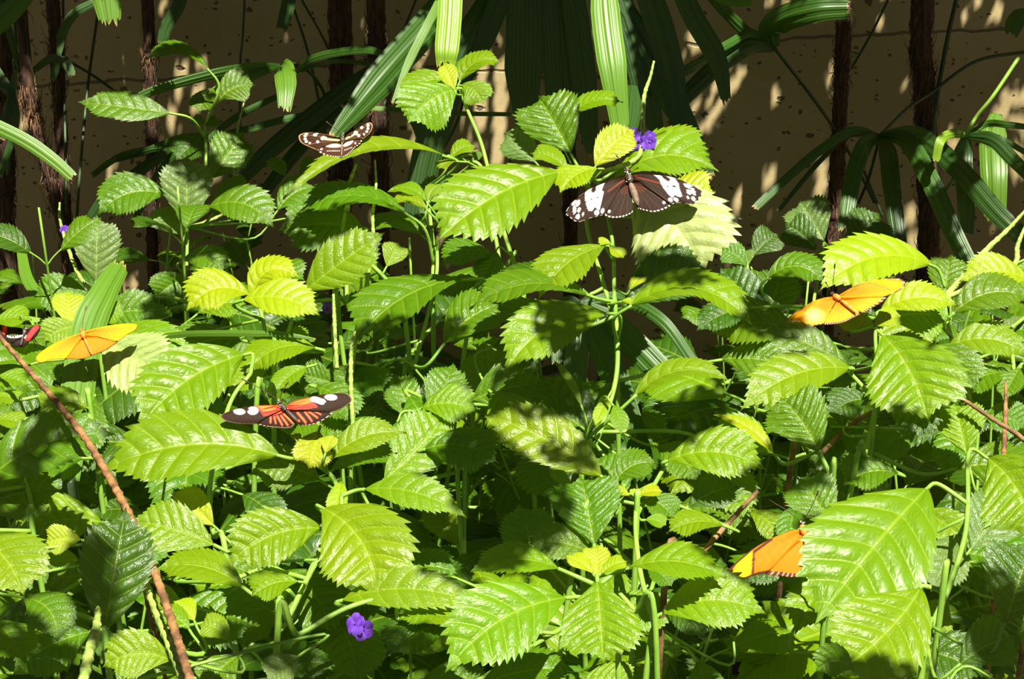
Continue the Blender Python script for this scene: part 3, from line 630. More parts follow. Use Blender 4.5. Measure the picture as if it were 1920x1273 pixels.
MARKS = [(300, 830, 'the broad glossy leaf at left'), (540, 770, 'the black and red butterfly'), (160, 640, 'the plain orange butterfly'), (475, 560, 'the umbrella-like bright plant'), (1585, 580, 'the yellow-orange butterfly'),
    (1450, 1040, 'the half-hidden orange butterfly'), (1640, 1040, 'the huge bright leaf'), (1120, 1060, 'the yellow-green heart of the bottom star'), (1190, 370, 'the black and white butterfly'), (680, 1040, 'the big drooping bright leaf'),
    (1000, 830, 'the half-shaded middle leaf'), (190, 1060, 'the large upright dark leaf'), (1690, 710, 'the broad leaf of the right cluster'), (765, 580, 'the long shaded leaf left of centre'), (1100, 650, 'the low dark fan palm leaf'),
    (925, 380, 'the widest leaf of the centre plant'), (350, 360, 'the dull upright leaf at left'), (180, 470, 'the grey-green leaf at far left'), (1360, 870, 'the bright leaf with a shaded edge'), (1800, 800, 'the small crinkled leaf at right'),
    (1735, 430, 'the thick right palm trunk'), (1560, 350, 'the slim right palm trunk'), (640, 350, 'the thick brown palm trunk'), (285, 420, 'the slim palm trunk at left'), (70, 1050, 'the cut leaf at the left edge'), (950, 1190, 'the large bottom leaf pointing left'), (1340, 1150, 'the wide leaf at lower centre-right'), (800, 940, 'the narrow bright leaf'), (1650, 1180, 'the lit leaf under the huge one'), (20, 500, 'the left-edge palm trunk')]
USED = {}
def where(x, y, h, group):
    q = np.array([x, y, h]) - CAM; d = q @ FW; px, py = 960 + FPX * (q @ RT) / d, 636.5 - FPX * (q @ UP) / d
    m = min(MARKS, key=lambda m: (m[0] - px) ** 2 + (m[1] - py) ** 2); dx, dy = px - m[0], py - m[1]; r = math.hypot(dx, dy)
    w = ('right of' if dx > 0 else 'left of') if abs(dx) > abs(dy) else ('below' if dy > 0 else 'above'); w = ('close ' if r < 90 else '') + w if r > 35 else 'right behind'
    lit = 'low dark green toothed plant' if y < 1.25 else 'shaded toothed plant near the wall'
    L0 = f'{lit}, {w} {m[2]}'
    if L0 in USED:
        for m2 in sorted(MARKS, key=lambda k: (k[0] - px) ** 2 + (k[1] - py) ** 2)[1:4]:
            L1 = f'{lit} between {m[2]} and {m2[2]}'
            if len(L1.split()) > 16: L1 = f'toothed plant between {m[2]} and {m2[2]}'
            if L1 not in USED and len(L1.split()) <= 16: USED[L1] = group; return L1, group
    USED.setdefault(L0, group); return L0, USED[L0]
pts = []
for y in np.arange(.62, 1.9, .085):
    hw = y * .31 + .05
    for x in np.arange(-hw, hw, .095):
        xx, yy = x + rng.normal(0, .022), y + rng.normal(0, .022)
        d = math.cos(PITCH) * yy; px = 960 + FPX * xx / (yy / math.cos(PITCH) * .98)
        if yy < 1.22: h = z_hero(xx, yy) - rng.uniform(.05, .13)
        else: h = z_at(px, sil(px) + rng.uniform(0, 110), yy)
        if yy > 1.6 and rng.random() < .45: continue
        if 1000 < px < 1345 and yy < 1.45: h = min(h, z_at(px, 850, yy))
        if 830 < px < 1010 and yy < 1.0: h = min(h, z_at(px, 1010, yy))
        h = max(.12, min(h, .62))
        side = 0 if px < 640 else 1 if px < 1280 else 2
        lab = where(xx, yy, h, LAB[side + (3 if yy > 1.25 else 0)][1])
        fill_plant(xx, yy, h, *lab, size=rng.uniform(.065, .10), cs='ggbgkk' if yy < 1.25 else 'gkkk', levels=6 if yy < 1.25 else 4)  # low and rear plants take more k leaves, their shade partly in the colour
# ------------------------------------------------------------------ fan palms against the wall
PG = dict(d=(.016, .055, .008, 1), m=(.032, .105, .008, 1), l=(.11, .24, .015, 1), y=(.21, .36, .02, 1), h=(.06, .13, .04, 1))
def trunk(pts, Y, w, label, hairs=260, lit=False):
    """pts: picture points down the trunk, which stands at distance Y; w picture width"""
    P = [aty(x, y, Y) for x, y in pts]; D = (P[0] - CAM) @ FW; r = w * D / FPX / 2
    g = np.array([P[-1][0] + (P[-1][0] - P[-2][0]) * .3, Y, -.02]); P = [P[0] + (P[0] - P[1]) * 1.2 + np.array([0, 0, .35])] + P + [g]
    root = empty('fan_palm', (g[0], g[1], 0), label, 'palm'); C = spline(P, 150)
    q = rng.normal(0, .05, (150, 14)); V, F = tube(C, r, 14, bumps=lambda i, k: .93 + q[i, k] + .10 * ((i % 17) / 17.))
    obj('trunk', make_mesh('trunk', V, F), M['bark'], root, (g[0], g[1], 0))
    mb = MB()
    for _ in range(hairs):
        i = rng.integers(5, 145); a = rng.uniform(0, 6.28); d = np.array([math.cos(a), math.sin(a), 0]); c = C[i] + d * r * .9
        up = rng.choice([-1, 1], p=[.35, .65]) * rng.uniform(.006, .02); c2 = c + np.array([0, 0, up]) + d * rng.uniform(.001, .005) + rng.normal(0, .002, 3)
        V, F = tube(np.array([c, (c + c2) / 2 + d * .002, c2]), [.0005, .0004, .0002], 3); mb.add(V, F)
    tag(mb.build('trunk_fibre', M['hair'], root, (g[0], g[1], 0)), kind='stuff')
    root['_top'] = 0; return root, C
def strap(root, pts, w, c='d', d=None, roll=0., taper=(.45, .8), name='leaf_blade', tipw=None):
    """a ribbed strap-shaped blade; pts are (px, py, D)"""
    P = np.array([at(x, y, dd) for x, y, dd in pts]); n = 40; C = spline(P, n); T = nrm(np.gradient(C, axis=0))
    Dm = np.mean([q[2] for q in pts]); Wd = w * Dm / FPX; to = nrm(CAM - C)
    S = nrm(np.cross(T, to)); Nn = np.cross(S, T); cr, sr = math.cos(roll), math.sin(roll)
    S, Nn = S * cr + Nn * sr, Nn * cr - S * sr
    k = 13; t = np.linspace(-1, 1, k); u = np.linspace(0, 1, n)
    f = np.clip(np.minimum(taper[0] + (1 - taper[0]) * u / .25, 1), 0, 1) * np.clip(1 - (1 - taper[1]) * np.clip((u - .6) / .4, 0, 1), .05, 1)
    f[-1] *= .86
    U, Tt = np.meshgrid(u, t, indexing='ij')
    ext = np.where(U > .999, (rng.uniform(-.3, .5, k)[None, :]) * Wd * .5, 0)
    z = .02 * Wd * np.cos(t * math.pi * 3) - .10 * Wd * np.abs(t)
    V = C[:, None, :] + S[:, None, :] * (t[None, :, None] * f[:, None, None] * Wd / 2) + Nn[:, None, :] * z[None, :, None] * f[:, None, None] + T[:, None, :] * ext[..., None]
    idx = np.arange(n * k).reshape(n, k); F = np.stack([idx[:-1, :-1], idx[:-1, 1:], idx[1:, 1:], idx[1:, :-1]], -1).reshape(-1, 4)
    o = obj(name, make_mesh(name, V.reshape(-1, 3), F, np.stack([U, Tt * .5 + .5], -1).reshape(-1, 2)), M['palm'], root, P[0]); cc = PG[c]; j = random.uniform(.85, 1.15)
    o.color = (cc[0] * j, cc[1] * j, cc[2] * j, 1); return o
def stalk(root, pts, r=.0022, name='leaf_stalk', c='stem'):
    P = np.array([at(x, y, dd) for x, y, dd in pts]); C = spline(P, 30); V, F = tube(C, r, 7)
    return obj(name, make_mesh(name, V, F), M[c], root, P[-1])

M['dstem'] = plain('dark_stalk', (.035, .075, .02), .5, (.025, .045, .015), 40.)
p0, _ = trunk([(2, 60), (8, 200), (12, 350), (18, 550)], 1.80, 36, 'fan palm trunk cut by the left edge of the picture')
p1, _ = trunk([(98, 0), (106, 120), (118, 300), (130, 520)], 1.90, 25, 'slim dark fan palm trunk, second from the left edge')
p2, _ = trunk([(52, 150), (60, 200), (72, 260), (98, 350), (130, 470), (150, 560)], 1.74, 24, 'bent fan palm with sunlit orange fibres at upper left', 420)
p3, _ = trunk([(276, 0), (281, 130), (285, 300), (288, 520)], 1.92, 23, 'slim dark fan palm trunk behind the long pointed leaf')
p4, _ = trunk([(636, 0), (640, 120), (640, 300), (636, 420)], 1.93, 46, 'thick brown fan palm trunk behind the spotted brown butterfly', 300)
p5, _ = trunk([(704, 0), (708, 120), (712, 300), (714, 480)], 1.86, 36, 'shaggy fan palm trunk right of the thick brown one', 520)
p6, _ = trunk([(1585, 0), (1578, 130), (1572, 270), (1565, 400), (1558, 500)], 1.88, 29, 'slim fan palm trunk above the right orange butterfly', 320)
p7, _ = trunk([(1730, 0), (1732, 150), (1738, 300), (1738, 520)], 1.84, 42, 'thick fibrous fan palm trunk nearest the right edge', 420)

# left edge
strap(p0, [(-60, 215, 1.3), (-10, 235, 1.3), (50, 265, 1.3), (100, 300, 1.3), (136, 332, 1.3)], 26, 'l', taper=(.8, .8))
strap(p0, [(-60, 90, 1.55), (-20, 55, 1.55), (30, 10, 1.55), (75, -50, 1.55)], 40, 'm')
strap(p0, [(-40, 592, 1.28), (10, 592, 1.28), (60, 598, 1.28), (92, 602, 1.28)], 14, 'y', taper=(.9, .5), roll=.6)
for q in ([(-20, 100), (30, 210), (0, 330)], [(-30, 150), (20, 180), (5, 260)], [(30, 130), (15, 200), (-20, 290)]): strap(p0, [(x, y, 1.70) for x, y in q], 14, 'd')
stalk(p0, [(20, -30, 1.85), (30, 80, 1.85), (20, 250, 1.84), (15, 330, 1.84)], c='dstem')
# bent palm: stalks rising from its top
for q in ([(12, 50), (30, 110), (48, 165)], [(38, 30), (44, 90), (52, 165)], [(-5, -20), (20, 60), (46, 160)], [(60, 190), (50, 110), (42, 20)]): strap(p2, [(x, y, 1.78) for x, y in q], 9, 'm', taper=(.9, .9))
stalk(p2, [(120, 420, 1.80), (100, 350, 1.80), (60, 260, 1.80), (52, 170, 1.82)], .002, c='dstem')
# crossing dark leaves at upper left
for q, w in (([(110, 105), (118, 60), (140, 25), (175, 5)], 18), ([(112, 105), (90, 112), (60, 135)], 14), ([(110, 105), (105, 130), (98, 150)], 12), ([(115, 108), (125, 118), (135, 140)], 18)): strap(p1, [(x, y, 1.80) for x, y in q], w, 'h')
stalk(p1, [(112, 105, 1.80), (180, 145, 1.84), (240, 190, 1.9), (275, 215, 1.98)], .0014, c='dstem')
strap(p1, [(196, -60, 1.52), (200, -10, 1.52), (206, 38, 1.52)], 54, 'l', taper=(.8, .75))
stalk(p1, [(184, 20, 1.95), (165, 160, 1.93), (150, 320, 1.9), (143, 425, 1.9)], .0016, c='dstem')
stalk(p1, [(118, -10, 1.95), (120, 150, 1.93), (124, 330, 1.9), (126, 430, 1.9)], .0016, c='dstem')
stalk(p3, [(459, -10, 2.0), (455, 70, 2.0), (450, 125, 2.0), (450, 260, 1.97)], .0013, c='dstem')
strap(p3, [(352, -20, 1.75), (330, 20, 1.75), (312, 50, 1.75), (304, 80, 1.75)], 24, 'd')
strap(p3, [(545, -30, 1.75), (540, 10, 1.75), (528, 54, 1.75)], 26, 'd')
# long arching blades at upper left middle
A = (525, 124, 1.60)
strap(p4, [A, (480, 126, 1.58), (420, 135, 1.56), (350, 152, 1.55), (290, 170, 1.54), (252, 186, 1.53)], 20, 'm', roll=.35)
strap(p4, [A, (480, 140, 1.58), (430, 170, 1.56), (382, 203, 1.54)], 18, 'm', roll=.3)
strap(p4, [A, (532, 130, 1.55), (536, 160, 1.53), (534, 203, 1.52)], 40, 'l', taper=(.8, .6))
strap(p4, [(556, 134, 1.62), (580, 112, 1.60), (630, 98, 1.58), (690, 93, 1.56), (728, 105, 1.55)], 16, 'm', roll=.3)
strap(p4, [(552, 140, 1.62), (590, 122, 1.62), (640, 114, 1.60), (712, 124, 1.60)], 9, 'm', roll=.3)
stalk(p4, [(525, 124, 1.62), (560, 122, 1.65), (600, 160, 1.75), (630, 240, 1.9)], .0016, c='dstem')
for q in ([(385, 250), (330, 262), (270, 285), (215, 300)], [(380, 262), (320, 275), (230, 292), (172, 330)], [(400, 255), (470, 240), (560, 218), (610, 222)], [(390, 258), (450, 215), (520, 180)],
          [(380, 268), (300, 300), (230, 350), (165, 425)], [(395, 262), (350, 280), (300, 320), (250, 420)]): strap(p3, [(x, y, 1.84) for x, y in q], 14, 'm', roll=.3)
# wide dark diagonals at left centre
strap(p4, [(700, 125, 1.80), (620, 190, 1.78), (520, 270, 1.76), (440, 345, 1.75)], 34, 'd')
strap(p4, [(640, 200, 1.82), (560, 280, 1.8), (480, 380, 1.78)], 26, 'd')
strap(p4, [(330, 270, 1.84), (250, 330, 1.8), (190, 380, 1.8), (150, 450, 1.8)], 22, 'd')
stalk(p4, [(545, 0, 1.95), (575, 90, 1.93), (600, 200, 1.9), (625, 330, 1.9)], .0015, c='dstem'); stalk(p4, [(560, -10, 1.95), (610, 80, 1.95), (640, 160, 1.95)], .0013, c='dstem')
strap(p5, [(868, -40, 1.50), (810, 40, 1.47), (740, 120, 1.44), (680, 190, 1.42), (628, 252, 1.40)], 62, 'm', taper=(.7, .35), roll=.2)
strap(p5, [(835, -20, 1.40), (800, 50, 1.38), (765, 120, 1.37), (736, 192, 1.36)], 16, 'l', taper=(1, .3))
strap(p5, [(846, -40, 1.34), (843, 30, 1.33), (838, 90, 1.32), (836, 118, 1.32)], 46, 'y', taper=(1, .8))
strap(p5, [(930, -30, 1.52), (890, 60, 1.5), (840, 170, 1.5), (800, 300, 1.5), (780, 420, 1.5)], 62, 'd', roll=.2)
strap(p5, [(765, 200, 1.6), (790, 255, 1.55), (800, 330, 1.55)], 22, 'm'); strap(p5, [(650, 200, 1.8), (740, 205, 1.8), (850, 212, 1.8), (960, 214, 1.8)], 10, 'l', roll=.3)
stalk(p5, [(880, 100, 1.85), (860, 220, 1.9), (800, 330, 1.9), (735, 430, 1.9)], .0016, c='dstem'); stalk(p5, [(780, 0, 1.9), (745, 90, 1.9), (720, 200, 1.88)], .0013, c='dstem')
# the hanging fan in the centre: a palm whose trunk stands above and behind the frame's top edge
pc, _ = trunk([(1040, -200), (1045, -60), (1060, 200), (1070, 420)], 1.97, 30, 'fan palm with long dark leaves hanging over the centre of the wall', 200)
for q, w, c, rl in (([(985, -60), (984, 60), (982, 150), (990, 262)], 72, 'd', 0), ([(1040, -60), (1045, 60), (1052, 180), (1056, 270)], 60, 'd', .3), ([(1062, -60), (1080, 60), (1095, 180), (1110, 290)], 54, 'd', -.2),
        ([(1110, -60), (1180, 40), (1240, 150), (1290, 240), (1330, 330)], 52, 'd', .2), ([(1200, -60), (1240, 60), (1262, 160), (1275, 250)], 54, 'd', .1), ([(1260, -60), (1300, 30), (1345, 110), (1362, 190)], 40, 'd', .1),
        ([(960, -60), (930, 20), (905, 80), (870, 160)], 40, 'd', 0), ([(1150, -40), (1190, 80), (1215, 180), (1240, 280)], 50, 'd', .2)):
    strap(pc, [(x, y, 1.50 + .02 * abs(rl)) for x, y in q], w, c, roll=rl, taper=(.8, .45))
strap(pc, [(1130, -60, 1.34), (1138, 40, 1.33), (1150, 130, 1.32), (1164, 242, 1.32)], 56, 'l', taper=(.7, .6), roll=.15)
strap(pc, [(1186, 160, 1.42), (1180, 220, 1.42), (1170, 262, 1.42)], 40, 'm')
strap(pc, [(1330, 110, 1.55), (1290, 130, 1.53), (1240, 155, 1.52), (1212, 178, 1.5)], 20, 'm')
# fan at the upper right
H = (1452, 90, 1.72)
for q, w, c in (([H, (1445, 60, 1.70), (1470, 35, 1.68), (1530, 18, 1.66), (1594, 14, 1.66)], 50, 'm'), ([H, (1410, 62, 1.70), (1370, 80, 1.68), (1320, 110, 1.66), (1275, 140, 1.66)], 16, 'm'),
        ([H, (1405, 88, 1.70), (1350, 120, 1.68), (1300, 165, 1.66), (1262, 205, 1.66)], 34, 'd'), ([H, (1400, 60, 1.72), (1345, 5, 1.70), (1310, -40, 1.7)], 22, 'm'), ([(1330, -10, 1.6), (1370, 2, 1.6), (1410, 4, 1.6)], 18, 'l')): strap(p6, q, w, c)
stalk(p6, [H, (1510, 165, 1.78), (1560, 235, 1.9), (1600, 300, 1.98), (1640, 380, 2.0)], .0018, c='dstem'); stalk(p6, [(1665, 0, 1.9), (1630, 70, 1.92), (1595, 130, 1.95)], .0014, c='dstem')
strap(p6, [(1330, 130, 1.66), (1355, 150, 1.66), (1362, 190, 1.66)], 14, 'd', taper=(1, .2))
H = (1650, 255, 1.70)
for q, w, c in (([H, (1600, 245, 1.68), (1540, 280, 1.66), (1480, 330, 1.65), (1416, 390, 1.64)], 18, 'm'), ([H, (1590, 255, 1.70), (1530, 310, 1.68), (1460, 395, 1.66)], 10, 'd'), ([H, (1620, 275, 1.66), (1598, 340, 1.64), (1584, 430, 1.62)], 32, 'm'),
        ([H, (1665, 290, 1.66), (1672, 350, 1.64), (1688, 470, 1.62)], 34, 'd'), ([H, (1700, 265, 1.66), (1745, 340, 1.62), (1785, 430, 1.60), (1830, 520, 1.58)], 36, 'm'),
        ([H, (1720, 255, 1.66), (1800, 320, 1.60), (1870, 400, 1.56), (1945, 470, 1.54)], 38, 'd')): strap(p7, q, w, c)
stalk(p7, [H, (1700, 205, 1.80), (1745, 175, 1.84), (1830, 115, 1.85), (1930, 96, 1.86)], .0018, c='dstem'); stalk(p7, [(1650, 255, 1.7), (1630, 330, 1.78), (1610, 380, 1.84)], .0016, c='dstem')
stalk(p7, [(1795, -10, 1.86), (1775, 80, 1.86), (1755, 200, 1.85), (1745, 340, 1.85)], .0024, c='dstem'); stalk(p7, [(1620, 320, 1.8), (1640, 370, 1.8), (1655, 405, 1.8)], .0016, c='dstem')
H = (1812, 255, 1.62)
pr, _ = trunk([(1990, -60), (1985, 120), (1980, 300), (1975, 500)], 1.88, 34, 'fan palm whose bright striped leaf hangs at the right edge, trunk beyond the frame', 60)
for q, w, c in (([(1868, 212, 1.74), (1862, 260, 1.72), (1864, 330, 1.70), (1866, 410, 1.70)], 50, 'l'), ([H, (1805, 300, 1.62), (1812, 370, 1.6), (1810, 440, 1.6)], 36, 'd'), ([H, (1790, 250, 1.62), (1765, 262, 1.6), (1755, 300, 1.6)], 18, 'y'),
        ([H, (1850, 232, 1.62), (1890, 234, 1.6), (1940, 240, 1.6)], 13, 'm'), ([H, (1860, 262, 1.6), (1900, 300, 1.58), (1950, 350, 1.55)], 26, 'd'), ([H, (1870, 258, 1.6), (1930, 290, 1.6)], 12, 'm'), ([(1925, 20, 1.7), (1905, 40, 1.7), (1896, 62, 1.7)], 34, 'm')): strap(pr, q, w, c)
stalk(pr, [(1910, 108, 1.6), (1862, 180, 1.6), (1830, 220, 1.61), (1812, 255, 1.62), (1790, 330, 1.7), (1762, 370, 1.78)], .0018)
# dark fan low in the centre
pf = empty('fan_palm_seedling', (at(1090, 565, 1.5)[0], 1.62, 0), 'low dark fan palm leaf spreading downward behind the centre plant', 'palm')
H = (1090, 568, 1.36)
for q, w, c in (([H, (1082, 640, 1.35), (1078, 720, 1.34), (1085, 800, 1.33)], 44, 'h'), ([H, (1125, 640, 1.35), (1160, 730, 1.34), (1205, 860, 1.33)], 52, 'm'), ([H, (1160, 620, 1.35), (1240, 700, 1.34), (1320, 790, 1.33)], 54, 'm'),
        ([H, (1160, 560, 1.36), (1240, 600, 1.34), (1300, 680, 1.33)], 24, 'm'), ([H, (1060, 570, 1.36), (1020, 620, 1.35), (990, 700, 1.34)], 26, 'm'), ([H, (1050, 620, 1.36), (1045, 680, 1.35)], 26, 'h')): strap(pf, q, w, c, taper=(.3, .8))
P = [at(1090, 568, 1.36), at(1105, 600, 1.45), np.array([at(1090, 565, 1.5)[0], 1.62, .2]), np.array([at(1090, 565, 1.5)[0], 1.62, -.01])]; V, F = tube(spline(P, 30), .003, 7); obj('leaf_stalk', make_mesh('leaf_stalk', V, F), M['dstem'], pf, P[-1])
# blades low at the left
pl = empty('fan_palm_seedling', (at(140, 600, 1.1)[0], 1.14, 0), 'young fan palm with a cut bright leaf standing beside the left orange butterfly', 'palm')
strap(pl, [(132, 900, 1.03), (142, 760, 1.06), (165, 620, 1.095), (195, 550, 1.115), (228, 494, 1.14)], 62, 'l', taper=(.5, .6))
strap(pl, [(235, 645, 1.12), (330, 628, 1.09), (420, 625, 1.07), (530, 627, 1.06), (590, 636, 1.06)], 12, 'l', taper=(.6, .4))
strap(pl, [(128, 900, 1.32), (120, 780, 1.32), (115, 690, 1.32)], 46, 'd')
strap(pl, [(75, 560, 1.4), (50, 520, 1.42), (40, 470, 1.45)], 22, 'l')
g = pl.location; P = [at(132, 900, 1.03), (at(132, 900, 1.03) + np.array(g)) / 2, np.array(g)]; V, F = tube(spline(P, 20), .0035, 7); obj('leaf_stalk', make_mesh('leaf_stalk', V, F), M['dstem'], pl, P[-1])
for _o in bpy.data.objects:
    if '_top' in _o.keys(): del _o['_top']
# leaf litter on the soil
for k in range(36):
    x, y = rng.uniform(-.7, .7), rng.uniform(.6, 1.95); L = rng.uniform(.03, .07); a = rng.uniform(0, 6.28); c = np.array([x, y, .018]); T = np.array([math.cos(a), math.sin(a), 0]) * L
    V, F, uv = leaf_grid(c - T / 2, c + np.array([0, 0, .012]), c + T / 2, nrm(np.array([rng.normal(0, .3), rng.normal(0, .3), 1])), L * .45, cols=7, rows=24, quilt=.03)
    tag(obj('fallen_leaf', make_mesh('fallen_leaf', V, F, uv), M['litter'], None, c), 'dry brown fallen leaf lying on the dark soil between the stems', 'leaf', 'fallen leaves on the soil')
# ------------------------------------------------------------------ butterflies
DK = (.035, .012, .006); DKR = (.075, .018, .007); WH = (.82, .80, .74); CR = (.80, .74, .42)
def inpoly(P, poly):
    x, y = P[:, 0], P[:, 1]; r = np.zeros(len(P), bool); n = len(poly)
    for i in range(n):
        x1, y1 = poly[i]; x2, y2 = poly[(i + 1) % n]
        c = ((y1 > y) != (y2 > y)) & (x < (x2 - x1) * (y - y1) / (y2 - y1 + 1e-9) + x1); r ^= c
    return r
def incap(P, x0, y0, x1, y1, r):
    a = np.array([x0, y0]); b = np.array([x1, y1]); ab = b - a; t = np.clip(((P - a) @ ab) / (ab @ ab + 1e-9), 0, 1)
    return np.linalg.norm(P - a - t[:, None] * ab, axis=1) < r
def inell(P, x, y, rx, ry, rot=0):
    a = math.radians(rot); d = P - np.array([x, y]); u = d[:, 0] * math.cos(a) + d[:, 1] * math.sin(a); v = -d[:, 0] * math.sin(a) + d[:, 1] * math.cos(a)
    return (u / rx) ** 2 + (v / ry) ** 2 < 1
def butterfly(label, ox, oy, k, root, D0, wings, body, ant, trans=False, n0=.6):
    """ox, oy, k turn close-up coordinates into picture ones; each wing lies in a plane of its own through the root"""
    X = lambda p: (ox + p[0] / k, oy + p[1] / k)
    rp = X(root); R0 = at(*rp, D0); to = nrm(CAM - R0); e = empty('butterfly', R0 - np.array([0, 0, .004]), label, 'butterfly')
    def place(pts, n, lift=0.):
        out = []
        for p in pts:
            r = ray(*X(p)); t = ((R0 + n * lift - CAM) @ n) / (r @ n); out.append(CAM + r * t)
        return np.array(out)
    for w in wings:
        n = nrm(nrm(ZUP * (1 - n0) + to * n0) + RT * w.get('roll', 0)); O = np.array(w['out'], float); rt = np.array(w['root'], float)
        m = 260; seg = spline(np.vstack([O, O[:1]]), m + 1)[:-1]; rings = 46; V2 = [rt[None]]
        for q in range(1, rings + 1): V2.append(rt + (seg - rt) * (q / rings))
        V2 = np.vstack(V2); lift = w.get('lift', 0.); V = place(V2, n, lift)
        rad = np.concatenate([[0], np.repeat(np.arange(1, rings + 1) / rings, m)]); sc = np.linalg.norm(V - R0, axis=1)
        V = V + n * (.0016 * np.sin(rad * 2.2) - .0012 * rad ** 2)[:, None]
        F = [(0, 1 + j, 1 + (j + 1) % m) for j in range(m)]
        for q in range(rings - 1):
            a = 1 + q * m; F += [(a + j, a + m + j, a + m + (j + 1) % m, a + (j + 1) % m) for j in range(m)]
        c = w['paint'](V2, rad, np.arctan2(V2[:, 1] - rt[1], V2[:, 0] - rt[0]))
        nn = len(V); V = np.vstack([V, V - n * .00025]); F = F + [tuple(nn + i for i in f[::-1]) for f in F] + [(1 + (rings - 1) * m + j, 1 + (rings - 1) * m + (j + 1) % m, nn + 1 + (rings - 1) * m + (j + 1) % m, nn + 1 + (rings - 1) * m + j)[::-1] for j in range(m)]
        c = np.vstack([c, c]); c = np.hstack([c, np.ones((len(c), 1))])
        obj(w['name'], make_mesh(w['name'], V, F, colors=c), M['wingt' if trans else 'wing'], e, R0)
    n = nrm(ZUP * (1 - n0) + to * n0); s = D0 / FPX / k
    for nm, a, b, r, mat in body:
        A, B = place([a, b], n, .0016); V, F = ellipsoid((A + B) / 2, B - A, r * s, np.linalg.norm(B - A) / 2, 14, 12, .12 if nm == 'abdomen' else 0)
        o = obj(nm, make_mesh(nm, V, F), M[mat], e, R0)
        if nm in ('head', 'thorax') and mat == 'black':
            mb = MB()
            for _ in range(9):
                q = (A + B) / 2 + (B - A) * rng.uniform(-.4, .4) + nrm(to + rng.normal(0, .55, 3)) * r * s * .93; V, F = ellipsoid(q, to, r * s * .17, r * s * .12, 6, 6); mb.add(V, F)
            mb.build('pale_spots', M['white'], o, R0)
    for pts in ant:
        q = place(pts, n, .0035); q = q + n * np.linspace(0, .006, len(q))[:, None]; C = spline(q, 18); rr = np.full(18, .00022); rr[-3:] = .00045; V, F = tube(C, rr, 5); obj('antenna', make_mesh('antenna', V, F), M[body[0][4] if body[0][4] != 'orange' else 'browngrey'], e, R0)
    for sg in (-1, 1):
        for q in (0, 1):
            A = place([root], n, 0)[0]; T = RT * sg; P = [A, A + T * .004 - ZUP * .003 + FW * (.003 * q), A + T * (.006 + .002 * q) - ZUP * .010]; V, F = tube(spline(P, 6), .00025, 4); obj('leg', make_mesh('leg', V, F), M['black'], e, R0)
def base(P, c): return np.tile(np.array(c, float), (len(P), 1))
def veins(P, c, ang, rad, col, n, width=.06, lo=.15, hi=.97, ph=0.):
    m = (np.abs(((ang * n + ph) % 1.) - .5) < width) & (rad > lo) & (rad < hi); c[m] = c[m] * .4 + np.array(col) * .6
def noise(c, P, s=.12): return c * (1 + s * np.sin(P[:, :1] * .11 + 2 * np.sin(P[:, 1:] * .07)))

# --- black-brown one with white bands
def pA(side):
    def f(P, rad, ang):
        c = noise(base(P, (.017, .0055, .002)), P, .25); veins(P, c, ang, rad, (.06, .02, .01), 4.2, .05)
        if side == 'L':
            c[incap(P, 640, 385, 840, 235, 9)] = (.14, .025, .006)
            w = inpoly(P, [(600, 275), (560, 370), (585, 400), (550, 560), (540, 600), (520, 600), (490, 572), (470, 590), (450, 620), (410, 615), (385, 560), (370, 480), (370, 390), (400, 350), (450, 325), (430, 380), (460, 415), (500, 370), (500, 320)])
            for e in ((235, 520, 17, 34, 30), (280, 525, 20, 40, 10), (238, 600, 18, 52, 0), (293, 605, 17, 35, 10), (277, 685, 22, 28, 0), (340, 655, 9, 22, 0), (505, 635, 30, 28, 0), (575, 615, 20, 28, 20)): w |= inell(P, *e)
            w &= ~(inell(P, 440, 480, 18, 13, -20) | inell(P, 515, 462, 14, 9, -20))
        else:
            c[incap(P, 960, 200, 1270, 290, 9)] = (.14, .025, .006)
            w = inpoly(P, [(1185, 180), (1270, 190), (1300, 230), (1370, 275), (1395, 240), (1340, 195), (1430, 210), (1480, 290), (1500, 370), (1525, 430), (1510, 450), (1480, 450), (1440, 425), (1410, 460), (1370, 430), (1310, 350), (1270, 280), (1265, 250)])
            for e in ((1590, 318, 44, 20, 38), (1620, 303, 32, 10, 30), (1662, 382, 20, 48, -22), (1610, 390, 22, 32, -25), (1665, 467, 19, 28, -20), (1598, 455, 10, 22, -25), (1388, 482, 26, 22, 20), (1455, 480, 30, 20, 30)): w |= inell(P, *e)
            w &= ~(inell(P, 1355, 328, 14, 9, 20) | inell(P, 1430, 325, 24, 12, 20))
        c[w] = WH; e = (rad > .985); c[e & (np.sin(ang * 90) > -.2)] = (.6, .55, .5); return c
    return f
def pAh(P, rad, ang):
    c = noise(base(P, (.018, .006, .002)), P, .25); veins(P, c, ang, rad, (.07, .025, .012), 4.6, .06)
    for e in ((655, 622, 18, 16), (1312, 517, 17, 18)): c[inell(P, *e)] = WH
    m = (rad < .35) & (np.abs(((ang * 5) % 1) - .5) < .2); c[m] = (.09, .018, .006)
    c[(rad > .975) & (np.sin(ang * 70) > -.3)] = (.7, .66, .6); return c
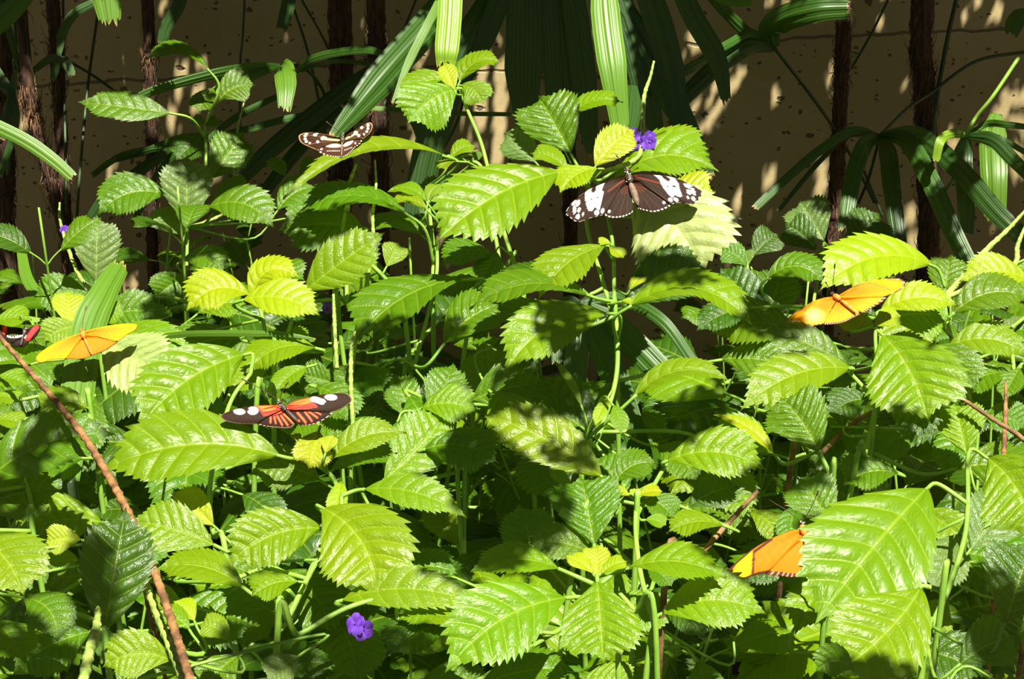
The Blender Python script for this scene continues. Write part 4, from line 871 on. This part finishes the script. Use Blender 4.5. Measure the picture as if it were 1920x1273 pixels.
butterfly('large dark brown butterfly with white wing bands resting on the centre plant', 1040, 300, 6.4, (905, 240), 1.125, [
    dict(name='hindwing', root=(890, 270), out=[(885, 262), (700, 430), (600, 600), (600, 655), (630, 680), (700, 695), (780, 690), (860, 670), (930, 630), (940, 580), (925, 450), (900, 320)], paint=pAh, lift=-.0005),
    dict(name='hindwing', root=(935, 270), out=[(935, 262), (1150, 310), (1330, 440), (1392, 535), (1340, 580), (1260, 610), (1180, 625), (1100, 610), (1040, 595), (985, 570), (960, 480), (940, 350)], paint=pAh, lift=-.0005),
    dict(name='forewing', root=(865, 230), out=[(862, 215), (760, 225), (600, 275), (450, 335), (330, 410), (220, 500), (150, 590), (135, 650), (180, 690), (240, 735), (290, 745), (350, 725), (420, 700), (500, 680), (560, 665), (610, 640), (650, 540), (760, 390), (870, 255)], paint=pA('L'), lift=.0005),
    dict(name='forewing', root=(945, 215), out=[(940, 195), (970, 178), (1050, 170), (1200, 180), (1350, 195), (1500, 235), (1620, 285), (1720, 340), (1770, 390), (1750, 440), (1690, 510), (1640, 530), (1550, 520), (1450, 515), (1395, 535), (1350, 480), (1250, 380), (1100, 290), (945, 250)], paint=pA('R'), lift=.0005)],
    [('head', (868, 95), (880, 165), 42, 'black'), ('thorax', (880, 150), (910, 285), 48, 'black'), ('abdomen', (905, 265), (1005, 555), 44, 'browngrey')],
    [[(855, 100), (800, 50), (735, -5)], [(905, 150), (950, 152), (1000, 146)]])
# --- brown one with cream spots
def pB(P, rad, ang):
    c = noise(base(P, (.04, .015, .006)), P, .3); veins(P, c, ang, rad, (.30, .15, .07), 4.5, .04)
    for q in ((760, 765, 1020, 778, 20), (1150, 745, 1290, 680, 18)): c[incap(P, *q)] = (.62, .52, .22)
    for q in ((370, 655, 32, 18), (350, 695, 30, 28), (348, 755, 30, 25), (372, 808, 30, 25), (440, 840, 22, 18), (545, 682, 35, 30), (585, 650, 22, 14), (600, 818, 28, 28), (1455, 535, 28, 32), (1580, 458, 25, 16), (1585, 495, 27, 26), (1582, 550, 25, 25), (1558, 610, 25, 25), (1505, 668, 20, 20), (1395, 695, 28, 28)): c[inell(P, *q)] = WH
    for q in ((718, 742, 66, 36, -28), (1335, 642, 40, 42, 0)): c[inell(P, *q)] = CR
    c[(rad > .97)] = (.42, .26, .13); return c
def pBh(P, rad, ang):
    c = noise(base(P, (.06, .022, .010)), P, .3)
    for q in ((668, 955, 25, 22, 0), (1328, 845, 18, 18, 0)): c[inell(P, *q)] = WH
    for q in ((910, 892, 168, 42, 0), (1188, 850, 108, 38, -28)): c[inell(P, *q)] = CR
    for x in range(790, 1040, 34): c[inell(P, x, 1000, 11, 9)] = WH
    for x in range(1120, 1260, 34): c[inell(P, x, 985 - (x - 1120) * .4, 11, 9)] = WH
    m = (rad > .93) & (np.sin(ang * 42) > .1); c[m] = (.75, .68, .5); return c
butterfly('brown butterfly with cream spots hovering before the thick palm trunk, above the arching leaf', 540, 190, 10.6, (1085, 770), 1.19, [
    dict(name='hindwing', root=(1070, 830), out=[(1070, 800), (700, 885), (570, 940), (620, 1010), (700, 1060), (800, 1090), (900, 1110), (1000, 1115), (1050, 1100), (1078, 1000)], paint=pBh, lift=-.0004, roll=-.25),
    dict(name='hindwing', root=(1095, 830), out=[(1095, 805), (1300, 775), (1440, 750), (1465, 800), (1400, 870), (1330, 920), (1270, 990), (1200, 1050), (1130, 1095), (1060, 1100)], paint=pBh, lift=-.0004, roll=.35),
    dict(name='forewing', root=(1055, 775), out=[(1050, 750), (900, 690), (740, 650), (550, 625), (400, 620), (320, 630), (240, 660), (210, 700), (225, 770), (270, 830), (380, 890), (480, 930), (560, 960), (620, 930), (720, 885), (1050, 810)], paint=pB, lift=.0004, roll=-.25),
    dict(name='forewing', root=(1115, 770), out=[(1110, 745), (1180, 660), (1290, 600), (1400, 530), (1500, 470), (1600, 425), (1650, 430), (1680, 480), (1665, 560), (1620, 640), (1550, 700), (1480, 750), (1440, 745), (1300, 780), (1115, 810)], paint=pB, lift=.0004, roll=.35)],
    [('head', (1085, 645), (1090, 710), 44, 'black'), ('thorax', (1088, 690), (1078, 820), 42, 'black'), ('abdomen', (1078, 800), (1060, 1100), 24, 'browngrey')],
    [[(1055, 665), (960, 600), (760, 490)], [(1110, 650), (1180, 570), (1290, 510)]])
# --- black one with red rays
RD = (.80, .045, .03); OR = (.95, .16, .025)
def pCf(side):
    def f(P, rad, ang):
        c = noise(base(P, (.020, .008, .003)), P, .2)
        if side == 'L':
            red = inpoly(P, [(525, 350), (700, 343), (830, 348), (885, 400), (800, 445), (720, 482), (650, 495), (600, 420)]); inn = inpoly(P, [(560, 362), (700, 358), (815, 365), (790, 400), (700, 425), (640, 425)])
            ln = incap(P, 640, 400, 800, 365, 5) | incap(P, 640, 455, 830, 410, 6) | incap(P, 700, 490, 880, 420, 5); wh = inell(P, 335, 430, 72, 42, 12) | inell(P, 510, 420, 66, 56, 10)
            wh &= ~inell(P, 445, 405, 20, 16)
        else:
            red = inpoly(P, [(935, 375), (1000, 310), (1100, 272), (1240, 238), (1290, 310), (1340, 380), (1200, 402), (960, 418)]); inn = inpoly(P, [(1000, 330), (1100, 290), (1235, 255), (1270, 315), (1120, 350), (990, 358)])
            ln = incap(P, 980, 352, 1260, 345, 4) | incap(P, 960, 385, 1300, 372, 5) | incap(P, 1000, 335, 1180, 300, 3); wh = incap(P, 1285, 268, 1400, 310, 36) | inell(P, 1510, 247, 76, 42, 5)
        c[red] = RD; c[inn] = OR; c[ln & red] = (.08, .012, .008); c[wh] = WH; c[rad > .985] = (.30, .20, .12); return c
    return f
def pCh(P, rad, ang):
    c = noise(base(P, (.018, .006, .003)), P, .2)
    for q in ((740, 508, 735, 572, 15), (785, 500, 803, 582, 13), (822, 492, 885, 600, 15), (870, 485, 955, 603, 15), (908, 462, 1020, 572, 19), (770, 468, 900, 425, 14), (1085, 450, 1185, 568, 17), (1180, 442, 1265, 550, 15), (1222, 430, 1335, 508, 14), (1280, 422, 1380, 468, 11), (970, 405, 1180, 403, 14), (1095, 548, 1102, 555, 14)):
        c[incap(P, *q)] = RD; c[incap(P, *q[:4], q[4] * .45)] = OR
    c[(rad > .975) & (np.sin(ang * 60) > -.4)] = (.45, .36, .26); return c
butterfly('black butterfly with red-orange rays and white spots, wings spread, at left centre', 400, 710, 6.857, (915, 385), .955, [
    dict(name='hindwing', root=(925, 420), out=[(915, 400), (700, 490), (560, 570), (620, 600), (720, 620), (850, 630), (940, 635), (1010, 620), (1045, 560), (1000, 480)], paint=pCh, lift=-.0004),
    dict(name='hindwing', root=(965, 425), out=[(955, 405), (1300, 420), (1510, 430), (1490, 480), (1400, 540), (1300, 580), (1200, 600), (1130, 600), (1080, 560), (1020, 480)], paint=pCh, lift=-.0004, roll=.05),
    dict(name='forewing', root=(880, 385), out=[(880, 368), (820, 345), (700, 342), (530, 350), (400, 370), (250, 405), (150, 440), (95, 480), (130, 525), (200, 555), (320, 575), (450, 580), (560, 575), (700, 505), (885, 410)], paint=pCf('L'), lift=.0004),
    dict(name='forewing', root=(945, 385), out=[(930, 370), (1000, 310), (1100, 272), (1240, 240), (1400, 205), (1560, 188), (1700, 190), (1760, 225), (1780, 280), (1720, 340), (1620, 395), (1500, 428), (1300, 432), (950, 405)], paint=pCf('R'), lift=.0004, roll=.05)],
    [('head', (838, 275), (868, 335), 38, 'black'), ('thorax', (865, 325), (935, 410), 40, 'black'), ('abdomen', (930, 400), (1090, 560), 30, 'black')],
    [[(815, 265), (650, 180), (370, 65)], [(855, 262), (890, 190), (960, 110)]], n0=.62)
# --- orange ones
def pJ(outer, inner, split, brown, white=None):
    def f(P, rad, ang):
        t = np.clip(rad * 1.3 - split, 0, 1)[:, None]; c = np.array(inner) * (1 - t) + np.array(outer) * t; c = noise(c, P, .05); veins(P, c, ang, rad, (.55, .20, .02), 4., .03)
        c[rad > 1 - brown] = (.20, .07, .03); c[(rad > 1 - brown) & (np.sin(ang * 80) > .55) & (brown > .03)] = (.75, .5, .35)
        if white:
            q = np.clip(1 - np.sqrt(((P[:, 0] - white[0]) / white[2]) ** 2 + ((P[:, 1] - white[1]) / white[3]) ** 2), 0, 1)[:, None] * (.75 + .25 * np.sin(ang * 60))[:, None]; c = c * (1 - q) + np.array((1., .78, .35)) * q
            m = incap(P, 530, 520, 430, 620, 9) | incap(P, 200, 790, 420, 560, 7) | incap(P, 470, 800, 380, 870, 6); c[m] = c[m] * .45 + np.array((.14, .04, .02))
        elif brown > .02: m = incap(P, 1120, 275, 1340, 235, 13) | incap(P, 1340, 240, 1620, 330, 6) | incap(P, 1750, 200, 1560, 175, 9); c[m] = c[m] * .4 + np.array((.2, .07, .03))
        return c
    return f
Y1, O1 = (.85, .42, .004), (.80, .21, .005)
butterfly('plain orange butterfly resting on a pale leaf near the left edge', 0, 580, 6.4, (1000, 300), 1.065, [
    dict(name='hindwing', root=(1000, 340), out=[(985, 320), (880, 450), (770, 592), (850, 590), (930, 597), (1000, 590), (1060, 570), (1105, 545), (1050, 430), (1010, 350)], paint=pJ(O1, O1, .2, .02), lift=-.0004),
    dict(name='hindwing', root=(1025, 340), out=[(1022, 320), (1220, 330), (1410, 375), (1330, 450), (1250, 500), (1170, 530), (1110, 545), (1060, 430)], paint=pJ(O1, O1, .2, .03), lift=-.0004),
    dict(name='forewing', root=(985, 315), out=[(980, 298), (880, 310), (740, 370), (650, 410), (550, 470), (470, 530), (430, 580), (440, 620), (490, 640), (600, 610), (700, 595), (790, 588), (880, 490), (990, 335)], paint=pJ(Y1, O1, .35, .012), lift=.0004),
    dict(name='forewing', root=(1030, 295), out=[(1020, 270), (1100, 240), (1250, 205), (1400, 180), (1550, 170), (1640, 180), (1650, 205), (1620, 250), (1530, 300), (1400, 382), (1200, 345), (1030, 320)], paint=pJ(Y1, O1, .35, .015), lift=.0004)],
    [('head', (978, 235), (992, 270), 30, 'orange'), ('thorax', (990, 255), (1010, 350), 34, 'orange'), ('abdomen', (1008, 335), (1105, 550), 16, 'orange')], [[(985, 240), (1000, 150), (1040, 10)]], trans=True)
butterfly('yellow-orange butterfly with thin brown margins resting on the right leaf cluster', 1450, 500, 7.385, (905, 430), 1.055, [
    dict(name='hindwing', root=(925, 470), out=[(900, 450), (780, 640), (690, 785), (780, 800), (880, 790), (980, 770), (1080, 720), (1180, 670), (1195, 655), (1100, 570), (960, 480)], paint=pJ((.85, .45, .02), O1, .3, .075), lift=-.0004),
    dict(name='hindwing', root=(965, 470), out=[(950, 460), (1250, 410), (1540, 410), (1535, 460), (1470, 510), (1350, 580), (1250, 640), (1210, 628), (1160, 640), (1150, 600), (1000, 520)], paint=pJ((.85, .45, .02), O1, .3, .075), lift=-.0004),
    dict(name='forewing', root=(880, 440), out=[(862, 418), (700, 430), (550, 480), (430, 550), (300, 630), (200, 720), (155, 800), (165, 850), (250, 880), (350, 885), (430, 865), (500, 840), (600, 810), (700, 782), (760, 650), (880, 462)], paint=pJ(Y1, O1, .35, .04, (570, 690, 170, 130, 0)), lift=.0004),
    dict(name='forewing', root=(940, 410), out=[(915, 390), (1000, 340), (1120, 270), (1250, 220), (1400, 185), (1550, 165), (1700, 165), (1780, 180), (1825, 230), (1810, 290), (1720, 340), (1620, 385), (1535, 415), (1300, 440), (940, 445)], paint=pJ(Y1, O1, .35, .04), lift=.0004)],
    [('head', (800, 345), (825, 390), 34, 'browngrey'), ('thorax', (825, 385), (935, 460), 44, 'orange'), ('abdomen', (930, 455), (1155, 645), 30, 'orange')], [[(820, 330), (830, 200), (850, 25)], [(790, 330), (755, 305), (720, 280)]], trans=True)
def pK(P, rad, ang):
    c = noise(base(P, (.75, .20, .006)), P, .06); veins(P, c, ang, rad, (.55, .16, .02), 4., .03); c[inpoly(P, [(395, 535), (320, 600), (285, 660), (300, 710), (380, 690), (400, 620)])] = (.85, .45, .01)
    c[incap(P, 395, 680, 400, 560, 7) | incap(P, 400, 560, 500, 488, 8)] = (.10, .035, .015); m = rad > np.where(P[:, 0] < 480, .93, .95); c[m] = (.10, .03, .015); return c
def pKh(P, rad, ang):
    c = base(P, (.75, .20, .006)); c[(rad > .90)] = (.12, .04, .02); c[(rad > .90) & (np.sin(ang * 60) > .3)] = (.5, .3, .2); return c
butterfly('deep orange butterfly half hidden by the huge leaf at lower right', 1280, 849, 3.0, (678, 440), .90, [
    dict(name='hindwing', root=(690, 480), out=[(688, 465), (560, 560), (465, 672), (540, 690), (620, 700), (680, 685), (725, 610), (715, 500)], paint=pKh, lift=-.0004),
    dict(name='hindwing', root=(705, 480), out=[(700, 462), (850, 500), (960, 570), (900, 640), (800, 690), (735, 670), (715, 560)], paint=pKh, lift=-.0004),
    dict(name='forewing', root=(672, 450), out=[(665, 428), (600, 440), (500, 480), (400, 535), (320, 600), (265, 650), (245, 690), (270, 725), (330, 718), (400, 690), (480, 668), (580, 570), (678, 470)], paint=pK, lift=.0004),
    dict(name='forewing', root=(702, 445), out=[(700, 428), (760, 405), (880, 410), (1000, 440), (1080, 500), (1090, 560), (1000, 580), (860, 540), (705, 462)], paint=pKh, lift=.0004)],
    [('head', (660, 385), (680, 405), 19, 'black'), ('thorax', (668, 400), (692, 470), 22, 'orange'), ('abdomen', (690, 460), (715, 620), 16, 'orange')], [[(650, 375), (580, 330), (480, 280)], [(680, 380), (720, 320), (765, 230)]], trans=True, n0=.75)
def pD(P, rad, ang):
    c = noise(base(P, (.016, .006, .004)), P, .2)
    for q in ((60, 225, 55, 285, 27), (440, 220, 332, 355, 30)): c[incap(P, *q)] = (.75, .03, .03)
    for q in ((170, 330, 88, 24, 0), (288, 332, 30, 26, 0)): c[inell(P, *q)] = WH
    return c
butterfly('small black butterfly with red and white bars, cut by the left edge', 0, 580, 6.4, (290, 270), 1.06, [
    dict(name='hindwing', root=(285, 310), out=[(280, 295), (140, 390), (170, 445), (230, 445), (268, 390)], paint=pD, lift=-.0004), dict(name='hindwing', root=(300, 315), out=[(296, 298), (345, 370), (335, 420), (270, 452), (240, 440), (270, 350)], paint=pD, lift=-.0004),
    dict(name='forewing', root=(285, 275), out=[(282, 250), (260, 225), (180, 212), (60, 200), (-80, 210), (-130, 260), (-60, 320), (60, 370), (150, 400), (278, 350)], paint=pD, lift=.0004), dict(name='forewing', root=(310, 280), out=[(302, 255), (350, 222), (430, 192), (485, 200), (475, 260), (425, 335), (350, 385), (308, 330)], paint=pD, lift=.0004)],
    [('head', (300, 205), (312, 240), 26, 'black'), ('thorax', (305, 235), (285, 310), 26, 'black'), ('abdomen', (285, 300), (245, 440), 16, 'black')], [[(300, 205), (270, 170), (240, 140)]])
# ------------------------------------------------------------------ added leaf screen out of view, its gaps shaped to place the sun spots
ZC = 1.14; cs_ = .004; xs = np.arange(-.95, 1.0, cs_); ys = np.arange(.40, 2.044, cs_); GX, GY = np.meshgrid(xs, ys)
def to_picture(cx, cy):                               # where the sunbeam through (cx, cy) meets the wall (or z = .62 in front of it)
    t = (WALL_Y - cy) / SUN[1]; p = np.stack([cx + SUN[0] * t, np.full_like(cx, WALL_Y), ZC + SUN[2] * t], -1)
    q = p - CAM; d = q @ FW; return 960 + FPX * (q @ RT) / d, 636.5 - FPX * (q @ UP) / d
SPOTS = [(240, 102, 240, 106, 9), (242, 148, 242, 158, 11), (308, 0, 302, 28, 8), (345, 125, 335, 175, 11), (372, 170, 362, 205, 13), (372, 118, 382, 130, 8), (325, 205, 320, 240, 9), (208, 312, 206, 332, 6), (305, 290, 303, 320, 6), (420, 330, 405, 340, 6),
    (905, 120, 900, 230, 16), (940, 130, 935, 300, 18), (880, 260, 900, 300, 8), (780, 230, 770, 300, 8), (690, 60, 720, 90, 10), (760, 100, 790, 130, 9),
    (1395, 130, 1315, 245, 11), (1350, 150, 1328, 195, 7), (1300, 205, 1294, 228, 6), (1295, 70, 1310, 90, 14), (1460, 175, 1452, 192, 9), (1556, 140, 1550, 160, 7), (1655, 30, 1648, 52, 9), (1696, 160, 1694, 172, 6),
    (1448, 318, 1436, 350, 11), (1390, 364, 1380, 396, 12), (1348, 390, 1342, 410, 9), (1543, 310, 1536, 375, 13), (1412, 456, 1408, 466, 11), (1415, 0, 1440, 6, 14), (1475, 10, 1500, 15, 14), (1520, 20, 1530, 30, 10),
    (1815, 28, 1808, 42, 8), (1870, 20, 1862, 38, 16), (1838, 2, 1840, 8, 9), (1895, 190, 1925, 190, 26), (1870, 215, 1925, 230, 18), (1780, 262, 1800, 290, 18), (1900, 280, 1915, 320, 22), (1710, 395, 1700, 420, 14), (1710, 440, 1712, 470, 14), (640, 160, 655, 180, 5), (70, 160, 45, 240, 12), (835, 440, 830, 445, 8), (720, 375, 700, 400, 10)]
px_, py_ = to_picture(GX, GY); hole = np.zeros(GX.shape, bool); P2 = np.stack([px_.ravel(), py_.ravel()], -1)
for q in SPOTS: hole |= incap(P2, *q[:4], q[4] * .68).reshape(GX.shape)
# the bed in front stays sunny: the added screen's near edge runs raggedly
edge = 1.13 + .04 * np.sin(GX * 9) + .03 * np.sin(GX * 23 + 1) + np.where((GX > -.12) & (GX < .3), .05, 0)
SHADE = [(900, 860, 1010, 960, 70), (820, 1010, 960, 1030, 40), (290, 470, 420, 445, 42), (295, 575, 330, 565, 22), (700, 620, 850, 610, 26), (540, 440, 640, 410, 30), (1200, 490, 1300, 505, 28), (1050, 600, 1100, 640, 45),
    (980, 720, 1080, 730, 50), (1430, 585, 1480, 600, 38), (1860, 1120, 1915, 1260, 60), (1700, 790, 1600, 800, 32), (40, 1180, 120, 1250, 50), (180, 1040, 190, 1150, 45), (20, 930, 60, 930, 42), (740, 1210, 810, 1215, 35), (1300, 1210, 1450, 1250, 42),
    (1580, 1250, 1700, 1265, 30), (1425, 890, 1440, 900, 26), (1040, 840, 1110, 860, 20), (120, 760, 60, 860, 30), (450, 1190, 600, 1230, 36), (300, 720, 330, 700, 0), (690, 700, 740, 690, 30), (1480, 870, 1580, 860, 45), (1250, 800, 1330, 760, 40)]
# which beams reach the shaded pockets of the bed, and which reach leaves that stand in full sun
LITB = [(150, 190, 300, 210, 16), (275, 118, 390, 130, 14), (425, 150, 460, 170, 18), (537, 125, 537, 200, 22), (180, 5, 225, 35, 22), (0, 240, 135, 330, 16), (200, 385, 300, 350, 30), (400, 395, 510, 400, 30), (350, 300, 350, 400, 26), (360, 490, 420, 495, 20), (405, 255, 440, 290, 12),
    (840, -10, 840, 115, 26), (1135, 0, 1165, 240, 32), (1480, 25, 1590, 15, 9), (1865, 215, 1868, 405, 26), (1755, 270, 1765, 300, 14), (48, 160, 64, 255, 12), (20, 500, 20, 540, 10), (712, 195, 712, 215, 8), (1905, 110, 1865, 180, 6), (640, 230, 800, 50, 14), (280, 165, 420, 132, 9), (1580, 380, 1700, 420, 6), (1420, 385, 1450, 365, 6), (1500, 400, 1560, 430, 18), (1400, 470, 1420, 530, 16), (590, 100, 700, 98, 5), (170, 430, 190, 500, 20), (1360, 90, 1400, 20, 7), (300, 80, 320, 40, 4)]
bpy.context.view_layer.update(); dg = bpy.context.evaluated_depsgraph_get(); litc = np.zeros(GX.shape, int); shc = np.zeros(GX.shape, int)
PP = np.array([(x, y) for x in range(3, 1920, 8) for y in range(120, 1273, 8)], float); ish = np.zeros(len(PP), bool)
for q in SHADE: ish |= incap(PP, *q)
PP = np.vstack([PP, [(x, y) for x in range(3, 1920, 6) for y in range(2, 560, 6)]]); ish = np.append(ish, np.zeros(len(PP) - len(ish), bool)); isb = np.zeros(len(PP), bool); litb = np.zeros(GX.shape, bool)
for q in LITB: isb |= incap(PP, *q)
n0_ = len(range(3, 1920, 8)) * len(range(120, 1273, 8)); kp = (np.arange(len(PP)) < n0_) | isb; PP, ish, isb = PP[kp], ish[kp], isb[kp]
for (x, y), sh_, lb_ in zip(PP, ish, isb):
    d = Vector(ray(x, y)).normalized(); ok, loc, nr, ix, ob, mt = SC.ray_cast(dg, Vector(CAM), d)
    if not ok or loc.y > WALL_Y - .005 or (loc.y > 1.40 and not lb_): continue
    if SC.ray_cast(dg, loc - d * .0015 - Vector(SUN) * .002, -Vector(SUN))[0]: continue
    c = np.array(loc) - SUN * ((ZC - loc.z) / -SUN[2]); i, j = int((c[0] - xs[0]) / cs_), int((c[1] - ys[0]) / cs_)
    if 0 < i < len(xs) - 1 and 0 < j < len(ys) - 1:
        if loc.y > 1.40: litb[j, i] = True; continue
        (shc if sh_ else litc)[j, i] += 1
def grow(m, n=1):
    for _ in range(n):
        k = m.copy(); k[1:] |= m[:-1]; k[:-1] |= m[1:]; k[:, 1:] |= m[:, :-1]; k[:, :-1] |= m[:, 1:]; m = k
    return m
lit = litc > shc; shd = grow(shc > litc, 2) & ~lit; front = GY <= edge
hole = ((hole | grow(litb)) & ~front) | (front & ~shd)
cov = hole.copy(); V, F = [], []; order = rng.permutation(GX.size); J0, I0 = np.unravel_index(order, GX.shape)
def shade_leaf(c, d, L, w):
    s = np.array([-d[1], d[0]]); h = rng.uniform(-.02, .09); off = SUN * (h / SUN[2]); nb = len(V); m = 6 if L > .012 else 2
    for q in range(m + 1):
        t = q / m; wd = w / 2 * math.sqrt(max(.02, 1 - (2 * t - 1) ** 2)); c3 = np.array([c[0] + d[0] * L * (t - .5), c[1] + d[1] * L * (t - .5), ZC]) + off
        for sg in (-1, 1): V.append(c3 + np.array([s[0], s[1], 0]) * wd * sg + np.array([0, 0, .04 * L * math.sin(t * 3.1)]))
        if q: F.append((nb + 2 * q - 2, nb + 2 * q - 1, nb + 2 * q + 1, nb + 2 * q))
for L in (.13, .09, .05, .028, .014, .007):
    w = L * .34
    for j, i in zip(J0, I0):
        if cov[j, i]: continue
        c = np.array([xs[i], ys[j]])
        if c[1] + L / 2 > WALL_Y - .004 and L > .01: continue
        a = rng.uniform(0, 3.14); d = np.array([math.cos(a), math.sin(a)])
        if L < .01: shade_leaf(c, d, .0075, .006); cov[j, i] = True; continue
        n = int(L / 2 / cs_) + 1; i0, i1, j0, j1 = max(0, i - n), i + n + 1, max(0, j - n), j + n + 1
        gx_, gy_ = GX[j0:j1, i0:i1] - c[0], GY[j0:j1, i0:i1] - c[1]; uu = gx_ * d[0] + gy_ * d[1]; vv = -gx_ * d[1] + gy_ * d[0]
        ins = (np.abs(uu) < L / 2) & (np.abs(vv) < w / 2 * np.sqrt(np.clip(1 - (2 * uu / L) ** 2, 0, 1)))
        if (ins & hole[j0:j1, i0:i1]).any(): continue
        cov[j0:j1, i0:i1] |= ins; shade_leaf(c, d, L, w)
print('crown leaves', len(V))
mc = plain('shade_leaf', (.05, .14, .02), .5, (.03, .09, .015), 30.)
tag(obj('added_shade_foliage', make_mesh('added_shade_foliage', np.array(V), F), mc, None, (0, 1.6, ZC)), 'added leaf screen over wall and bed, out of the frame, shading both', 'foliage', kind='stuff')
